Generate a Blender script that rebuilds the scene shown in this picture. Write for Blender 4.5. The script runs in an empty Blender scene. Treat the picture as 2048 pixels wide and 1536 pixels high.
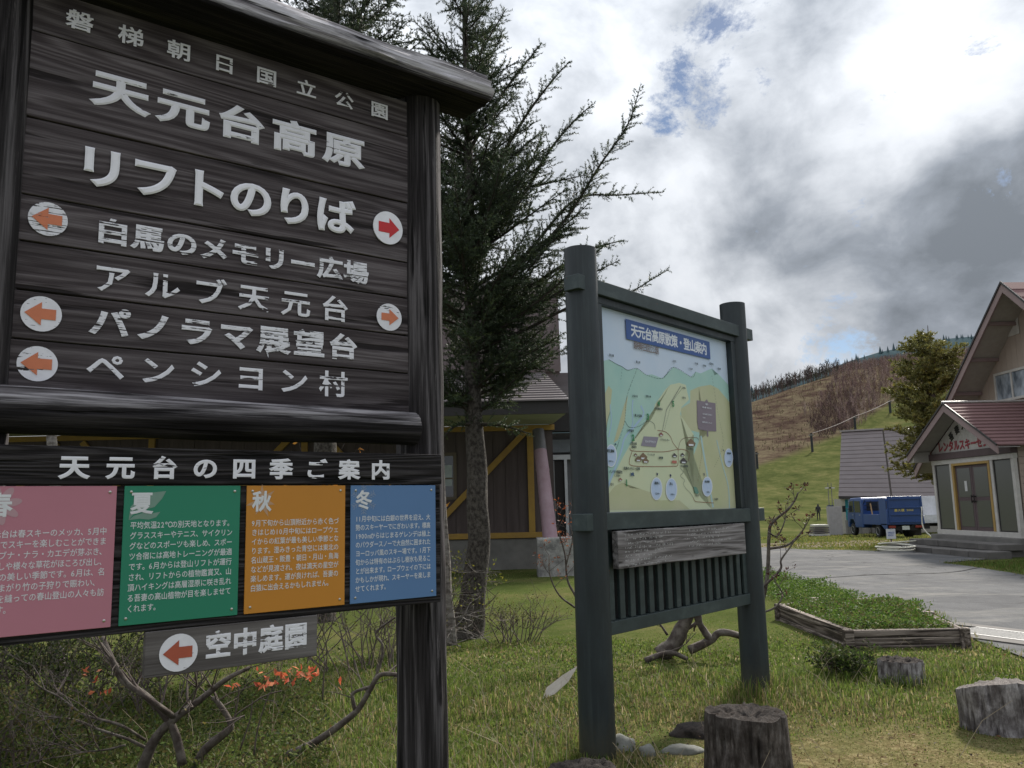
import bpy, bmesh, math, random
import numpy as np
from mathutils import Vector, Matrix, noise as mnoise
random.seed(7); RNG = np.random.default_rng(11)
SC = bpy.context.scene
COL = SC.collection
PI = math.pi

# ------------------------------------------------------------------ camera
F_PX, PITCH, ROLL, EYE = 1659.3, 0.1481, -0.0228, 1.45     # focal length in photo pixels (2048 wide)
cp, sp = math.cos(PITCH), math.sin(PITCH); cr, sr = math.cos(ROLL), math.sin(ROLL)
Fv = Vector((0, cp, sp)); Uv0 = Vector((0, -sp, cp)); Rv0 = Vector((1, 0, 0))
Rv = cr*Rv0 + sr*Uv0; Uv = -sr*Rv0 + cr*Uv0
cam = bpy.data.cameras.new('camera'); camo = bpy.data.objects.new('camera', cam); COL.objects.link(camo)
cam.sensor_fit = 'HORIZONTAL'; cam.sensor_width = 36; cam.lens = 36*F_PX/2048
cam.clip_start = 0.05; cam.clip_end = 6000
camo.matrix_world = Matrix(((Rv.x, Uv.x, -Fv.x, 0), (Rv.y, Uv.y, -Fv.y, 0), (Rv.z, Uv.z, -Fv.z, EYE), (0, 0, 0, 1)))
SC.camera = camo
SC.view_settings.view_transform = 'Standard'; SC.view_settings.look = 'None'
SC.view_settings.exposure = 0.75; SC.view_settings.gamma = 1; SC.view_settings.use_curve_mapping = False

def ray(px, py):
    return Fv + Rv*((px-1024)/F_PX) - Uv*((py-768)/F_PX)
def at(px, py, Y):
    d = ray(px, py); return d*(Y/d.y) + Vector((0, 0, EYE))

# ------------------------------------------------------------------ node helper
class N:
    def __init__(s, tree): s.t = tree; s.n = tree.nodes; s.l = tree.links
    def add(s, typ, **kw):
        n = s.n.new('ShaderNode'+typ)
        for k, v in kw.items():
            if k.startswith('_'): setattr(n, k[1:], v)
            else:
                key = k.replace('0', ' ') if k not in n.inputs else k
                s.set(n, key, v)
        return n
    def set(s, n, key, v):
        i = n.inputs[key] if not isinstance(key, int) else n.inputs[key]
        if isinstance(v, bpy.types.NodeSocket): s.l.new(v, i)
        else: i.default_value = v
    def ramp(s, fac, stops, interp='LINEAR'):
        n = s.n.new('ShaderNodeValToRGB'); r = n.color_ramp; r.interpolation = interp
        while len(r.elements) < len(stops): r.elements.new(0.5)
        for e, (p, c) in zip(r.elements, stops):
            e.position = p; e.color = (c, c, c, 1) if isinstance(c, (int, float)) else (*c[:3], 1)
        s.l.new(fac, n.inputs[0]); return n.outputs[0]
    def math(s, op, a, b=None, c=None, clamp=False):
        n = s.n.new('ShaderNodeMath'); n.operation = op; n.use_clamp = clamp
        for i, v in enumerate((a, b, c)):
            if v is not None: s.set(n, i, v)
        return n.outputs[0]
    def mix(s, f, a, b, mode='MIX'):
        n = s.n.new('ShaderNodeMix'); n.data_type = 'RGBA'; n.blend_type = mode
        s.set(n, 0, f)
        for i, v in ((6, a), (7, b)):
            s.set(n, i, (*v[:3], 1) if isinstance(v, tuple) else v)
        return n.outputs[2]
    def noise(s, vec, scale, detail=5, rough=.55, dist=0):
        n = s.n.new('ShaderNodeTexNoise'); s.l.new(vec, n.inputs['Vector'])
        n.inputs['Scale'].default_value = scale; n.inputs['Detail'].default_value = detail
        n.inputs['Roughness'].default_value = rough; n.inputs['Distortion'].default_value = dist
        return n.outputs['Fac']
    def vmul(s, vec, v):
        n = s.n.new('ShaderNodeVectorMath'); n.operation = 'MULTIPLY'; s.l.new(vec, n.inputs[0]); n.inputs[1].default_value = v
        return n.outputs[0]
    def vadd(s, vec, v):
        n = s.n.new('ShaderNodeVectorMath'); n.operation = 'ADD'; s.l.new(vec, n.inputs[0]); s.set(n, 1, v)
        return n.outputs[0]
def newmat(name):
    m = bpy.data.materials.new(name); m.use_nodes = True; m.node_tree.nodes.clear()
    return m, N(m.node_tree)
def finish(m, k, col, rough=.8, bump=None, bstr=.3, bdist=.01, metal=0, spec=.5, alpha=None, transl=None, extra=None):
    b = k.n.new('ShaderNodeBsdfPrincipled'); k.set(b, 'Base Color', (*col[:3], 1) if isinstance(col, tuple) else col)
    k.set(b, 'Roughness', rough); k.set(b, 'Metallic', metal); k.set(b, 'Specular IOR Level', spec)
    if bump is not None:
        bn = k.n.new('ShaderNodeBump'); bn.inputs['Strength'].default_value = bstr; bn.inputs['Distance'].default_value = bdist
        k.l.new(bump, bn.inputs['Height']); k.l.new(bn.outputs[0], b.inputs['Normal'])
    out = k.n.new('ShaderNodeOutputMaterial'); s = b.outputs[0]
    if transl:
        tr = k.n.new('ShaderNodeBsdfTranslucent'); k.set(tr, 'Color', (*col[:3], 1) if isinstance(col, tuple) else col)
        mx = k.n.new('ShaderNodeMixShader'); mx.inputs[0].default_value = transl
        k.l.new(s, mx.inputs[1]); k.l.new(tr.outputs[0], mx.inputs[2]); s = mx.outputs[0]
    if alpha is not None:
        tp = k.n.new('ShaderNodeBsdfTransparent'); mx = k.n.new('ShaderNodeMixShader')
        k.l.new(alpha, mx.inputs[0]); k.l.new(tp.outputs[0], mx.inputs[1]); k.l.new(s, mx.inputs[2]); s = mx.outputs[0]
    k.l.new(s, out.inputs[0]); return m
def objvec(k, stretch=(1, 1, 1), rnd=True):
    tc = k.n.new('ShaderNodeTexCoord'); v = tc.outputs['Object']
    if rnd:
        oi = k.n.new('ShaderNodeObjectInfo'); m = k.math('MULTIPLY', oi.outputs['Random'], 37.0)
        v = k.vadd(v, m)
    return k.vmul(v, stretch)

def M_plain(name, c1, c2=None, scale=6, stretch=(1, 1, 1), rough=.8, bump=.15, bdist=.004, metal=0, spec=.5, detail=6, fine=None, lo=.3, hi=.7):
    m, k = newmat(name); v = objvec(k, stretch); c2 = c2 or tuple(x*.75 for x in c1)
    f = k.noise(v, scale, detail, .62); col = k.ramp(f, [(lo, c1), (hi, c2)])
    h = k.noise(v, fine or scale*6, 5, .7)
    return finish(m, k, col, rough, h, bump, bdist, metal, spec)

def M_wood(name, dark, mid, light, axis='X', rough=.85, ring=1.0, wear=.62, bump=.8, bdist=.004, grain=1.0, bleach_shade=None):
    """weathered timber: stretched grain, ring figure, pale worn streaks"""
    m, k = newmat(name)
    st = {'X': (.30, 5, 5), 'Z': (5, 5, .30), 'Y': (5, .30, 5)}[axis]
    st = tuple(a*grain for a in st)
    v = objvec(k, st)
    fld = k.noise(v, .85, 3, .45, .25)
    rings = k.math('SINE', k.math('MULTIPLY', fld, 120*ring)); rings = k.math('MULTIPLY_ADD', rings, .5, .5)
    st2 = {'X': (.9, 30, 30), 'Z': (30, 30, .9), 'Y': (30, .9, 30)}[axis]
    fibA = k.noise(k.vmul(v, tuple(q/p*1.2 for q, p in zip(st2, st))), 1.0, 5, .65)
    fibB = k.noise(k.vmul(v, tuple(q/p*(5.5 if q > 5 else 4) for q, p in zip(st2, st))), 1.0, 4, .7)
    fib = k.math('ADD', k.math('MULTIPLY', fibA, .42), k.math('MULTIPLY', fibB, .58))
    knot = k.n.new('ShaderNodeTexVoronoi'); k.l.new(k.vmul(v, tuple(1/p*q for p, q in zip(st, (2.6, 5.5, 5.5) if axis == 'X' else (5.5, 5.5, 2.6)))), knot.inputs['Vector']); knot.inputs['Scale'].default_value = 1.0; knot.inputs['Randomness'].default_value = 1
    kn = k.ramp(knot.outputs['Distance'], [(.035, 1), (.075, 0)])
    big = k.noise(v, .8, 4, .6)
    a = k.math('MULTIPLY', rings, .16); a = k.math('ADD', a, k.math('MULTIPLY', fib, .84)); a = k.math('MULTIPLY_ADD', kn, -.12, a)
    col = k.ramp(a, [(.38, dark), (.5, mid), (.64, light)])
    if bleach_shade:  # height mask: pale worn wood above; on the beam it also carries shade
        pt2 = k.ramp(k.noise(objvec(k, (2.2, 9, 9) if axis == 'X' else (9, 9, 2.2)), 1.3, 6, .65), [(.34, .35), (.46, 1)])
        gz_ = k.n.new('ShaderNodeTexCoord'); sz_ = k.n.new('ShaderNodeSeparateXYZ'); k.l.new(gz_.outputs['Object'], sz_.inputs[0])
        zz_ = k.math('ADD', sz_.outputs['Z'], k.math('MULTIPLY', k.math('SUBTRACT', fib, .5), bleach_shade[2])); mk = k.n.new('ShaderNodeMapRange'); k.l.new(zz_, mk.inputs[0]); mk.inputs[1].default_value = bleach_shade[0]; mk.inputs[2].default_value = bleach_shade[1]
        bcol = k.ramp(a, [(.40, bleach_shade[3]), (.49, bleach_shade[4]), (.6, bleach_shade[5])]); col = k.mix(mk.outputs[0], col, k.mix(1.0, bcol, pt2, 'MULTIPLY'))
    tone = k.ramp(big, [(.3, .7), (.7, 1.15)]); col = k.mix(1.0, col, tone, 'MULTIPLY')
    str_ = k.noise(k.vmul(v, (1, 1, 1)), 2.4, 9, .78)
    wm = k.ramp(str_, [(wear, 0), (wear+.07, 1)])
    col = k.mix(k.math('MULTIPLY', wm, .6), col, tuple(min(1, c*2.1) for c in light))
    crack = k.ramp(k.noise(k.vmul(v, (1, 1, 1)), 5.5, 4, .5), [(.33, 0), (.39, 1)])
    col = k.mix(crack, tuple(c*.45 for c in dark), col)
    hgt = k.math('ADD', a, k.math('MULTIPLY', crack, .6))
    return finish(m, k, col, rough, hgt, bump, bdist, spec=.18)

def M_paint(name, col, under=None, flake=.0, axis='X', rough=.6, grain=60, big=3):
    """paint film; flake > 0 leaves the film out along the grain so the board shows"""
    m, k = newmat(name)
    tc = k.n.new('ShaderNodeTexCoord'); v = tc.outputs['Object']
    n0 = k.noise(v, 40, 4, .6); c = k.ramp(n0, [(.3, tuple(x*.9 for x in col)), (.7, col)])
    if flake <= 0:
        return finish(m, k, c, rough, n0, .05, .001)
    gv = k.vmul(v, (big, big, grain)); f = k.noise(gv, 1.0, 3, .6, .4)
    f2 = k.noise(k.vmul(v, (40, 40, 60)), 1.0, 4, .6)
    s = k.math('ADD', k.math('MULTIPLY', f, .72), k.math('MULTIPLY', f2, .28))
    al = k.ramp(s, [(.32+flake*.36-.012, 0), (.32+flake*.36+.012, 1)])
    return finish(m, k, c, rough, None, alpha=al)

def M_attr(name, rough=.7, transl=.35, spec=.25, jitter=.25):
    m, k = newmat(name); a = k.n.new('ShaderNodeAttribute'); a.attribute_name = 'Col'
    tc = k.n.new('ShaderNodeTexCoord'); f = k.noise(tc.outputs['Object'], 14, 3, .6)
    g = k.ramp(f, [(.3, 1-jitter), (.7, 1+jitter)])
    return finish(m, k, k.mix(1.0, a.outputs['Color'], g, 'MULTIPLY'), rough, transl=transl, spec=spec)

# ------------------------------------------------------------------ sky, sun
SUN_AZ, SUN_EL = math.radians(33), math.radians(38)          # azimuth from +Y towards +X
w = bpy.data.worlds.new('World'); SC.world = w; w.use_nodes = True; w.node_tree.nodes.clear()
k = N(w.node_tree)
sky = k.n.new('ShaderNodeTexSky'); sky.sky_type = 'NISHITA'; sky.sun_disc = False
sky.sun_elevation = SUN_EL; sky.sun_rotation = SUN_AZ; sky.altitude = 1300; sky.dust_density = .6
tc = k.n.new('ShaderNodeTexCoord'); dv = tc.outputs['Generated']
def blob(px, py, inner, outer):
    d = ray(px, py).normalized()
    n = k.n.new('ShaderNodeVectorMath'); n.operation = 'DOT_PRODUCT'; k.l.new(dv, n.inputs[0]); n.inputs[1].default_value = d
    mr = k.n.new('ShaderNodeMapRange'); mr.interpolation_type = 'SMOOTHSTEP'; k.l.new(n.outputs['Value'], mr.inputs[0])
    mr.inputs[1].default_value = math.cos(math.radians(outer)); mr.inputs[2].default_value = math.cos(math.radians(inner))
    return mr.outputs[0]
sep = k.n.new('ShaderNodeSeparateXYZ'); k.l.new(dv, sep.inputs[0])
warpn = k.n.new('ShaderNodeTexNoise'); warpn.inputs['Scale'].default_value = 2.3; warpn.inputs['Detail'].default_value = 3
k.l.new(dv, warpn.inputs['Vector'])
wv = k.n.new('ShaderNodeVectorMath'); wv.operation = 'MULTIPLY_ADD'
k.l.new(warpn.outputs['Color'], wv.inputs[0]); wv.inputs[1].default_value = (.2, .2, .2); k.l.new(k.vmul(dv, (1, 1, 1.35)), wv.inputs[2])
n1 = k.noise(wv.outputs[0], 4.4, 10, .50, .05)
n2 = k.noise(k.vadd(wv.outputs[0], (4.1, 2.2, 7.7)), 12.5, 9, .58, .1)
n3 = k.noise(k.vadd(wv.outputs[0], (9.1, 5.2, 1.7)), 2.1, 4, .5)
lum = k.math('ADD', k.math('MULTIPLY', n1, .62), k.math('MULTIPLY', n2, .30)); lum = k.math('ADD', lum, k.math('MULTIPLY', n3, .205))
for px, py, i, o, a in ((1965, 60, 1, 8, .13), (1850, 520, 1, 9, -.14), (2030, 430, 1, 7, -.06), (1560, 340, 1, 8, -.08), (1650, 230, 1, 7, .04),
                        (1350, 60, 1, 9, -.03), (1750, 650, 1, 6, .05), (1560, 660, 1, 7, .07), (1150, 120, 1, 8, .05), (1330, 500, 1, 7, .02), (1720, 400, 1, 5, .05), (1500, 200, 1, 7, .04)):
    lum = k.math('MULTIPLY_ADD', blob(px, py, i, o), a, lum)
ccol = k.ramp(lum, [(.40, (.13, .145, .165)), (.48, (.20, .22, .25)), (.57, (.335, .355, .385)), (.65, (.455, .475, .505)), (.74, (.53, .545, .57)), (.9, (.85, .85, .86))])
# overcast skies are brighter overhead than near the horizon
el = k.math('MAXIMUM', sep.outputs['Z'], 0.0)
grad = k.math('MULTIPLY_ADD', k.math('MULTIPLY', el, el), 2.2, .92)
gr = k.n.new('ShaderNodeCombineXYZ')
for i in range(3): k.l.new(grad, gr.inputs[i])
ccol = k.mix(1.0, ccol, gr.outputs[0], 'MULTIPLY')
hole = k.noise(k.vadd(wv.outputs[0], (1.3, 8.8, 3.1)), 8.5, 9, .72)
hs = k.math('MULTIPLY', hole, 1.0)
for px, py, i, o, a in ((1385, 140, .3, 6.0, .17), (1690, 665, .3, 3.6, .09), (1968, 70, .1, 1.9, .13), (1640, 372, .2, 2.2, .05), (1720, 712, .2, 2.6, .08)):
    hs = k.math('MULTIPLY_ADD', blob(px, py, i, o), a, hs)
cover = k.ramp(hs, [(.625, 1), (.73, 0)])
bg1 = k.n.new('ShaderNodeBackground'); k.l.new(sky.outputs[0], bg1.inputs[0]); bg1.inputs[1].default_value = .052
bg2 = k.n.new('ShaderNodeBackground'); k.l.new(ccol, bg2.inputs[0]); bg2.inputs[1].default_value = 0.95
mx = k.n.new('ShaderNodeMixShader'); k.l.new(cover, mx.inputs[0]); k.l.new(bg1.outputs[0], mx.inputs[1]); k.l.new(bg2.outputs[0], mx.inputs[2])
wo = k.n.new('ShaderNodeOutputWorld'); k.l.new(mx.outputs[0], wo.inputs[0])
sun = bpy.data.lights.new('sun', 'SUN'); sun.energy = 4.0; sun.angle = math.radians(6); sun.color = (1, .94, .85)
suno = bpy.data.objects.new('sun', sun); COL.objects.link(suno)
sd = Vector((math.sin(SUN_AZ)*math.cos(SUN_EL), math.cos(SUN_AZ)*math.cos(SUN_EL), math.sin(SUN_EL)))
suno.rotation_euler = sd.to_track_quat('Z', 'Y').to_euler(); suno.location = (0, 0, 30)

# ------------------------------------------------------------------ object helpers
def tag(o, label=None, cat=None, group=None, kind=None):
    if label: o['label'] = label
    if cat: o['category'] = cat
    if group: o['group'] = group
    if kind: o['kind'] = kind
    return o
def thing(name, label, cat, loc=(0, 0, 0), rz=0, group=None):
    o = bpy.data.objects.new(name, None); COL.objects.link(o); o.location = loc; o.rotation_euler = (0, 0, rz)
    o.empty_display_size = .2
    return tag(o, label, cat, group)
def link(name, me, mat=None, parent=None, smooth=False):
    o = bpy.data.objects.new(name, me); COL.objects.link(o)
    if mat is not None and not me.materials: me.materials.append(mat)
    if parent is not None: o.parent = parent
    if smooth: me.polygons.foreach_set('use_smooth', [True]*len(me.polygons))
    return o
def copy_tree(o, parent=None):
    c = o.copy(); COL.objects.link(c); c.parent = parent
    for ch in o.children: copy_tree(ch, c)
    return c
class MB:
    def __init__(s): s.v = []; s.f = []
    def add(s, vs, fs):
        n = len(s.v); s.v += [tuple(p) for p in vs]; s.f += [tuple(i+n for i in f) for f in fs]; return s
    def box(s, x0, x1, y0, y1, z0, z1):
        return s.add([(x0, y0, z0), (x1, y0, z0), (x1, y1, z0), (x0, y1, z0), (x0, y0, z1), (x1, y0, z1), (x1, y1, z1), (x0, y1, z1)],
                     [(0, 3, 2, 1), (4, 5, 6, 7), (0, 1, 5, 4), (1, 2, 6, 5), (2, 3, 7, 6), (3, 0, 4, 7)])
    def bar(s, a, b, w, h, up=(0, 0, 1)):
        a = Vector(a); b = Vector(b); d = (b-a).normalized(); u = Vector(up)
        x = d.cross(u); x = x.normalized() if x.length > 1e-4 else Vector((1, 0, 0)); z = x.cross(d)
        P = [a+x*i*w/2+z*j*h/2 for i, j in ((-1, -1), (1, -1), (1, 1), (-1, 1))]; Q = [p+(b-a) for p in P]
        return s.add(P+Q, [(0, 3, 2, 1), (4, 5, 6, 7), (0, 1, 5, 4), (1, 2, 6, 5), (2, 3, 7, 6), (3, 0, 4, 7)])
    def prism(s, poly, t, plane='xz', y=0):
        """polygon (a,b) extruded: plane xz -> along y from y to y+t ; xy -> along z ; yz -> along x"""
        n = len(poly)
        def P(a, b, c): return {'xz': (a, c, b), 'xy': (a, b, c), 'yz': (c, a, b)}[plane]
        vs = [P(a, b, y) for a, b in poly]+[P(a, b, y+t) for a, b in poly]
        return s.add(vs, [tuple(range(n)), tuple(range(2*n-1, n-1, -1))]+[(i, (i+1) % n, (i+1) % n+n, i+n) for i in range(n)])
    def tube(s, pts, rad, n=8, cap=True, wob=0):
        pts = [Vector(p) for p in pts]; m = len(pts); rad = rad if hasattr(rad, '__len__') else [rad]*m
        t0 = (pts[1]-pts[0]).normalized(); x = t0.orthogonal().normalized(); base = len(s.v); rr = random.random()*6
        for i, p in enumerate(pts):
            t = ((pts[min(i+1, m-1)]-pts[max(i-1, 0)])).normalized()
            x = (x-t*x.dot(t)).normalized(); y = t.cross(x)
            for j in range(n):
                a = 2*PI*j/n; r = rad[i]*(1+wob*math.sin(3*a+rr+i*.7)+wob*random.uniform(-.5, .5)) if wob else rad[i]
                s.v.append(tuple(p+x*math.cos(a)*r+y*math.sin(a)*r))
        for i in range(m-1):
            for j in range(n):
                a = base+i*n+j; b = base+i*n+(j+1) % n; s.f.append((a, b, b+n, a+n))
        if cap: s.f.append(tuple(base+j for j in reversed(range(n)))); s.f.append(tuple(base+(m-1)*n+j for j in range(n)))
        return s
    def cyl(s, x, y, z0, z1, r0, r1=None, n=24, rings=1):
        r1 = r0 if r1 is None else r1
        return s.tube([(x, y, z0+(z1-z0)*i/rings) for i in range(rings+1)], [r0+(r1-r0)*i/rings for i in range(rings+1)], n)
    def disc(s, cx, cz, r, y, rz=None, n=32):
        rz = rz or r
        return s.add([(cx+r*math.cos(2*PI*i/n), y, cz+rz*math.sin(2*PI*i/n)) for i in range(n)], [tuple(range(n))])
    def build(s, name, mat, parent=None, smooth=False, bevel=0, seg=2, world=False):
        me = bpy.data.meshes.new(name)
        if world and parent is not None:
            inv = parent.matrix_basis.inverted() if parent.matrix_basis else Matrix()
            s.v = [tuple(inv @ Vector(p)) for p in s.v]
        me.from_pydata(s.v, [], s.f)
        if bevel:
            bm = bmesh.new(); bm.from_mesh(me)
            bmesh.ops.recalc_face_normals(bm, faces=bm.faces)
            ed = [e for e in bm.edges if len(e.link_faces) == 2 and e.calc_face_angle(0) > .5]
            bmesh.ops.bevel(bm, geom=ed, offset=bevel, segments=seg, profile=.6, affect='EDGES', clamp_overlap=True)
            bm.to_mesh(me); bm.free()
        else:
            bm = bmesh.new(); bm.from_mesh(me); bmesh.ops.recalc_face_normals(bm, faces=bm.faces); bm.to_mesh(me); bm.free()
        o = link(name, me, mat, parent)
        if smooth:
            me.polygons.foreach_set('use_smooth', [True]*len(me.polygons))
            if smooth != 'all': me.set_sharp_from_angle(angle=math.radians(40))
        return o
def matmat(o):   # basis matrix of an empty before a depsgraph update
    return Matrix.LocRotScale(o.location, o.rotation_euler, o.scale)
def mesh_np(name, V, F, mat, parent=None, col=None, smooth=False):
    """V (n,3) ; F list of (m,k) int arrays"""
    me = bpy.data.meshes.new(name); V = np.asarray(V, np.float32); me.vertices.add(len(V)); me.vertices.foreach_set('co', V.ravel())
    F = F if isinstance(F, list) else [F]
    tot = np.concatenate([np.full(len(f), f.shape[1]) for f in F]); idx = np.concatenate([f.ravel() for f in F]).astype(np.int32)
    me.loops.add(len(idx)); me.loops.foreach_set('vertex_index', idx)
    me.polygons.add(len(tot)); st = np.concatenate([[0], np.cumsum(tot)[:-1]]).astype(np.int32)
    me.polygons.foreach_set('loop_start', st); me.update(calc_edges=True)
    if col is not None:
        a = me.color_attributes.new('Col', 'FLOAT_COLOR', 'POINT'); c = np.ones((len(V), 4), np.float32); c[:, :3] = col
        a.data.foreach_set('color', c.ravel())
    if smooth: me.polygons.foreach_set('use_smooth', np.ones(len(tot), bool))
    return link(name, me, mat, parent)
def catmull(P, n=6):
    P = [Vector(p) for p in P]; Q = [P[0]*2-P[1]]+P+[P[-1]*2-P[-2]]; out = []
    for i in range(1, len(Q)-2):
        a, b, c, d = Q[i-1:i+3]
        for j in range(n):
            t = j/n; out.append(.5*((2*b)+(c-a)*t+(2*a-5*b+4*c-d)*t*t+(3*b-a-3*c+d)*t**3))
    out.append(P[-1]); return out
def lerpl(R, n):
    out = []
    for i in range(len(R)-1): out += [R[i]+(R[i+1]-R[i])*j/n for j in range(n)]
    return out+[R[-1]]
def ss(a, b, x): t = np.clip((x-a)/(b-a), 0, 1); return t*t*(3-2*t)

# ------------------------------------------------------------------ lettering
_gl = {}
def glyph(ch, bold=0):
    key = (ch, round(bold, 3))
    if key in _gl: return _gl[key]
    cu = bpy.data.curves.new('t', 'FONT'); cu.body = ch; cu.size = 1; cu.resolution_u = 5 if bold > .03 else 2
    cu.bevel_depth = bold; cu.bevel_resolution = 0
    o = bpy.data.objects.new('t', cu); me = bpy.data.meshes.new_from_object(o)
    v = np.array([tuple(p.co) for p in me.vertices]).reshape(-1, 3); f = [tuple(p.vertices) for p in me.polygons]
    bpy.data.objects.remove(o); bpy.data.curves.remove(cu); bpy.data.meshes.remove(me)
    adv = .6 if ord(ch) < 128 else 1.0
    if len(v): v = v-np.array([.3 if adv < 1 else .5, .36, 0])
    _gl[key] = (v, f, adv); return _gl[key]
def lay(mb, ch, cx, cz, w, h, y, bold=0, th=.0006, shear=0, rot=0):
    v, f, adv = glyph(ch, bold)
    if not len(v): return
    zs = th/(2*bold) if bold else 0
    c, s = math.cos(rot), math.sin(rot)
    out = []
    for p in v:
        a, b = p[0]*w, p[1]*h
        a += shear*b
        out.append((cx+a*c-b*s, y-p[2]*zs-(0 if bold else 0), cz+a*s+b*c))
    mb.add(out, f)
def row(mb, text, x0, x1, z, w, h, y, bold=0, th=.0006, z1=None):
    """characters centred at evenly spaced points from x0 to x1"""
    n = len(text)
    for i, ch in enumerate(text):
        t = i/(n-1) if n > 1 else .5
        if ch != ' ': lay(mb, ch, x0+(x1-x0)*t, z+((z1 if z1 is not None else z)-z)*t, w, h, y, bold, th)
def block(mb, text, xl, z, cell, h, y, full=None, bold=.012, th=.0003):
    """a line of running text starting at xl; justified to width full when given"""
    adv = [glyph(c)[2]*(1 if c not in '、。' else .9) for c in text]; tot = sum(adv)
    sc = (full/tot) if full else cell; x = xl
    for c, a in zip(text, adv):
        cwid = a*sc; lay(mb, c, x+cwid/2, z, min(sc, cell*1.08), h, y, bold, th); x += cwid

# ------------------------------------------------------------------ terrain
ROAD = [(8.56, 29.2), (8.98, 25.9), (10.24, 24.2), (11.6, 24.0), (12.6, 22.0), (11.0, 19.9), (9.63, 19.14), (9.67, 17.99), (9.44, 15.81), (9.6, 12.0), (9.0, 6.0), (6.3, 4.6), (4.75, 7.0),
        (4.59, 7.84), (4.78, 9.16), (5.0, 9.68), (5.35, 11.13), (5.23, 11.95), (4.97, 12.58), (5.3, 14.01), (5.24, 15.22), (5.15, 16.2), (5.18, 17.81), (4.6, 19.5), (1.6, 21.2), (1.2, 23.4), (4.0, 25.5), (6.5, 29.5)]
def in_poly(x, y, poly):
    x = np.asarray(x, float); y = np.asarray(y, float); c = np.zeros(x.shape, bool); n = len(poly)
    for i in range(n):
        x0, y0 = poly[i]; x1, y1 = poly[(i+1) % n]
        if y0 == y1: continue
        t = ((y0 > y) != (y1 > y)) & (x < (x1-x0)*(y-y0)/(y1-y0)+x0); c ^= t
    return c
def d_poly(x, y, poly):
    x = np.asarray(x, float); y = np.asarray(y, float); d = np.full(x.shape, 1e9); n = len(poly)
    for i in range(n):
        a = np.array(poly[i]); b = np.array(poly[(i+1) % n]); e = b-a; L = e@e
        t = np.clip(((x-a[0])*e[0]+(y-a[1])*e[1])/L, 0, 1)
        d = np.minimum(d, np.hypot(x-a[0]-t*e[0], y-a[1]-t*e[1]))
    return d
def sn(x, y, f, seed=0):     # cheap smooth noise from sines
    return (np.sin(x*f+1.7*np.sin(y*f*.7+seed)+seed)+np.sin(y*f*1.13+1.3*np.sin(x*f*.8+seed*2.1)+seed*1.7)+.5*np.sin((x+y)*f*2.3+seed*3)+.5*np.sin((x-y)*f*2.7+seed))/3
S_T = [-.8, -.3, 0, .15, .25, .287, .35, .388, .417, .468, .546, .7, 1.0, 1.5]
E_T = [.02, .03, .05, .075, .108, .119, .139, .150, .157, .163, .170, .178, .19, .19]
S_B = [-.8, 0, .2, .285, .40, .46, .6, 1.5]; E_B = [.01, .01, .028, .040, .080, .118, .15, .16]
def terr(x, y):
    x = np.asarray(x, float); y = np.asarray(y, float)
    yy = np.maximum(y, .5); s = x/yy
    base = -.0225*np.clip(y-25, 0, 35)
    t = np.interp(s, S_T, E_T); kk = np.clip((y-60)/300, 0, 1); kk = kk*kk*(3-2*kk)*.45+kk*.55
    hill = EYE+yy*(-.0373+(t+.0373)*kk)
    hill = hill+np.where(y > 60, sn(x, y, .045, 2)*np.clip((y-60)/60, 0, 1)*1.0*np.clip((400-y)/80, 0, 1), 0)
    hill = np.where(y > 430, hill-(y-430)*.15, hill)
    z = np.where(y > 60, hill, base)
    dr = np.where(in_poly(x, y, ROAD), 0, d_poly(x, y, ROAD)) if np.any(y < 35) else 5
    z = z+np.where(y < 60, (sn(x, y, 1.3, 1)*.018+sn(x, y, 4.5, 4)*.008)*np.clip(dr/1.0, 0, 1)-.012, 0)
    z = z+np.where(y < 60, ss(.1, .6, dr)*.014, 0)
    return z
_tz = {}
def tz(x, y):
    if y > 60: q = (round(x, 1), round(y, 1))
    else: q = (round(x, 2), round(y, 2))
    if q not in _tz: _tz[q] = float(terr(np.array([x]), np.array([y]))[0])
    return _tz[q]
def hit(px, py, y0=3.0, y1=420):
    d = ray(px, py); Y = y0
    while Y < y1:
        p = d*(Y/d.y)+Vector((0, 0, EYE))
        if p.z < tz(p.x, p.y): return Vector((p.x, p.y, tz(p.x, p.y)))
        Y *= 1.004
    return at(px, py, y1)
def zone_b(x, y):   # 0 green, 1 brown heath
    z = terr(x, y); e = (z-EYE)/np.maximum(y, 1); s = x/np.maximum(y, 1)
    b = np.interp(s, S_B, E_B)+sn(x, y, .05, 7)*.004+sn(x, y, .16, 3)*.002
    return ss(-.004, .006, e-b)*(y > 62)
ys = np.concatenate([np.linspace(-14, 3, 12), np.geomspace(3.2, 30, 130), np.geomspace(30.5, 620, 150)])
sx = np.concatenate([np.linspace(-2.2, -.75, 10), np.linspace(-.74, .8, 200), np.linspace(.82, 2.2, 10)])
GX = np.array([[s*max(y, 9) if y < 9 else s*y for s in sx] for y in ys]); GX = np.where(ys[:, None] < 9, sx[None, :]*(ys[:, None]*.6+9*.4+abs(ys[:, None]-9)*.2+2), sx[None, :]*np.maximum(ys[:, None], 9))
GY = np.repeat(ys[:, None], len(sx), 1); GZ = terr(GX, GY)
V = np.stack([GX, GY, GZ], -1).reshape(-1, 3); nx = len(sx); ny = len(ys)
i, j = np.meshgrid(np.arange(ny-1), np.arange(nx-1), indexing='ij'); a = (i*nx+j).ravel()
Fq = np.stack([a, a+1, a+nx+1, a+nx], 1)
zb = zone_b(GX, GY).ravel()
DIRT = [(6.5, 29.8), (8.4, 29.6), (9.0, 26.6), (10.3, 24.7), (12.5, 24.8), (16, 27), (22, 38), (10, 38)]
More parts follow.
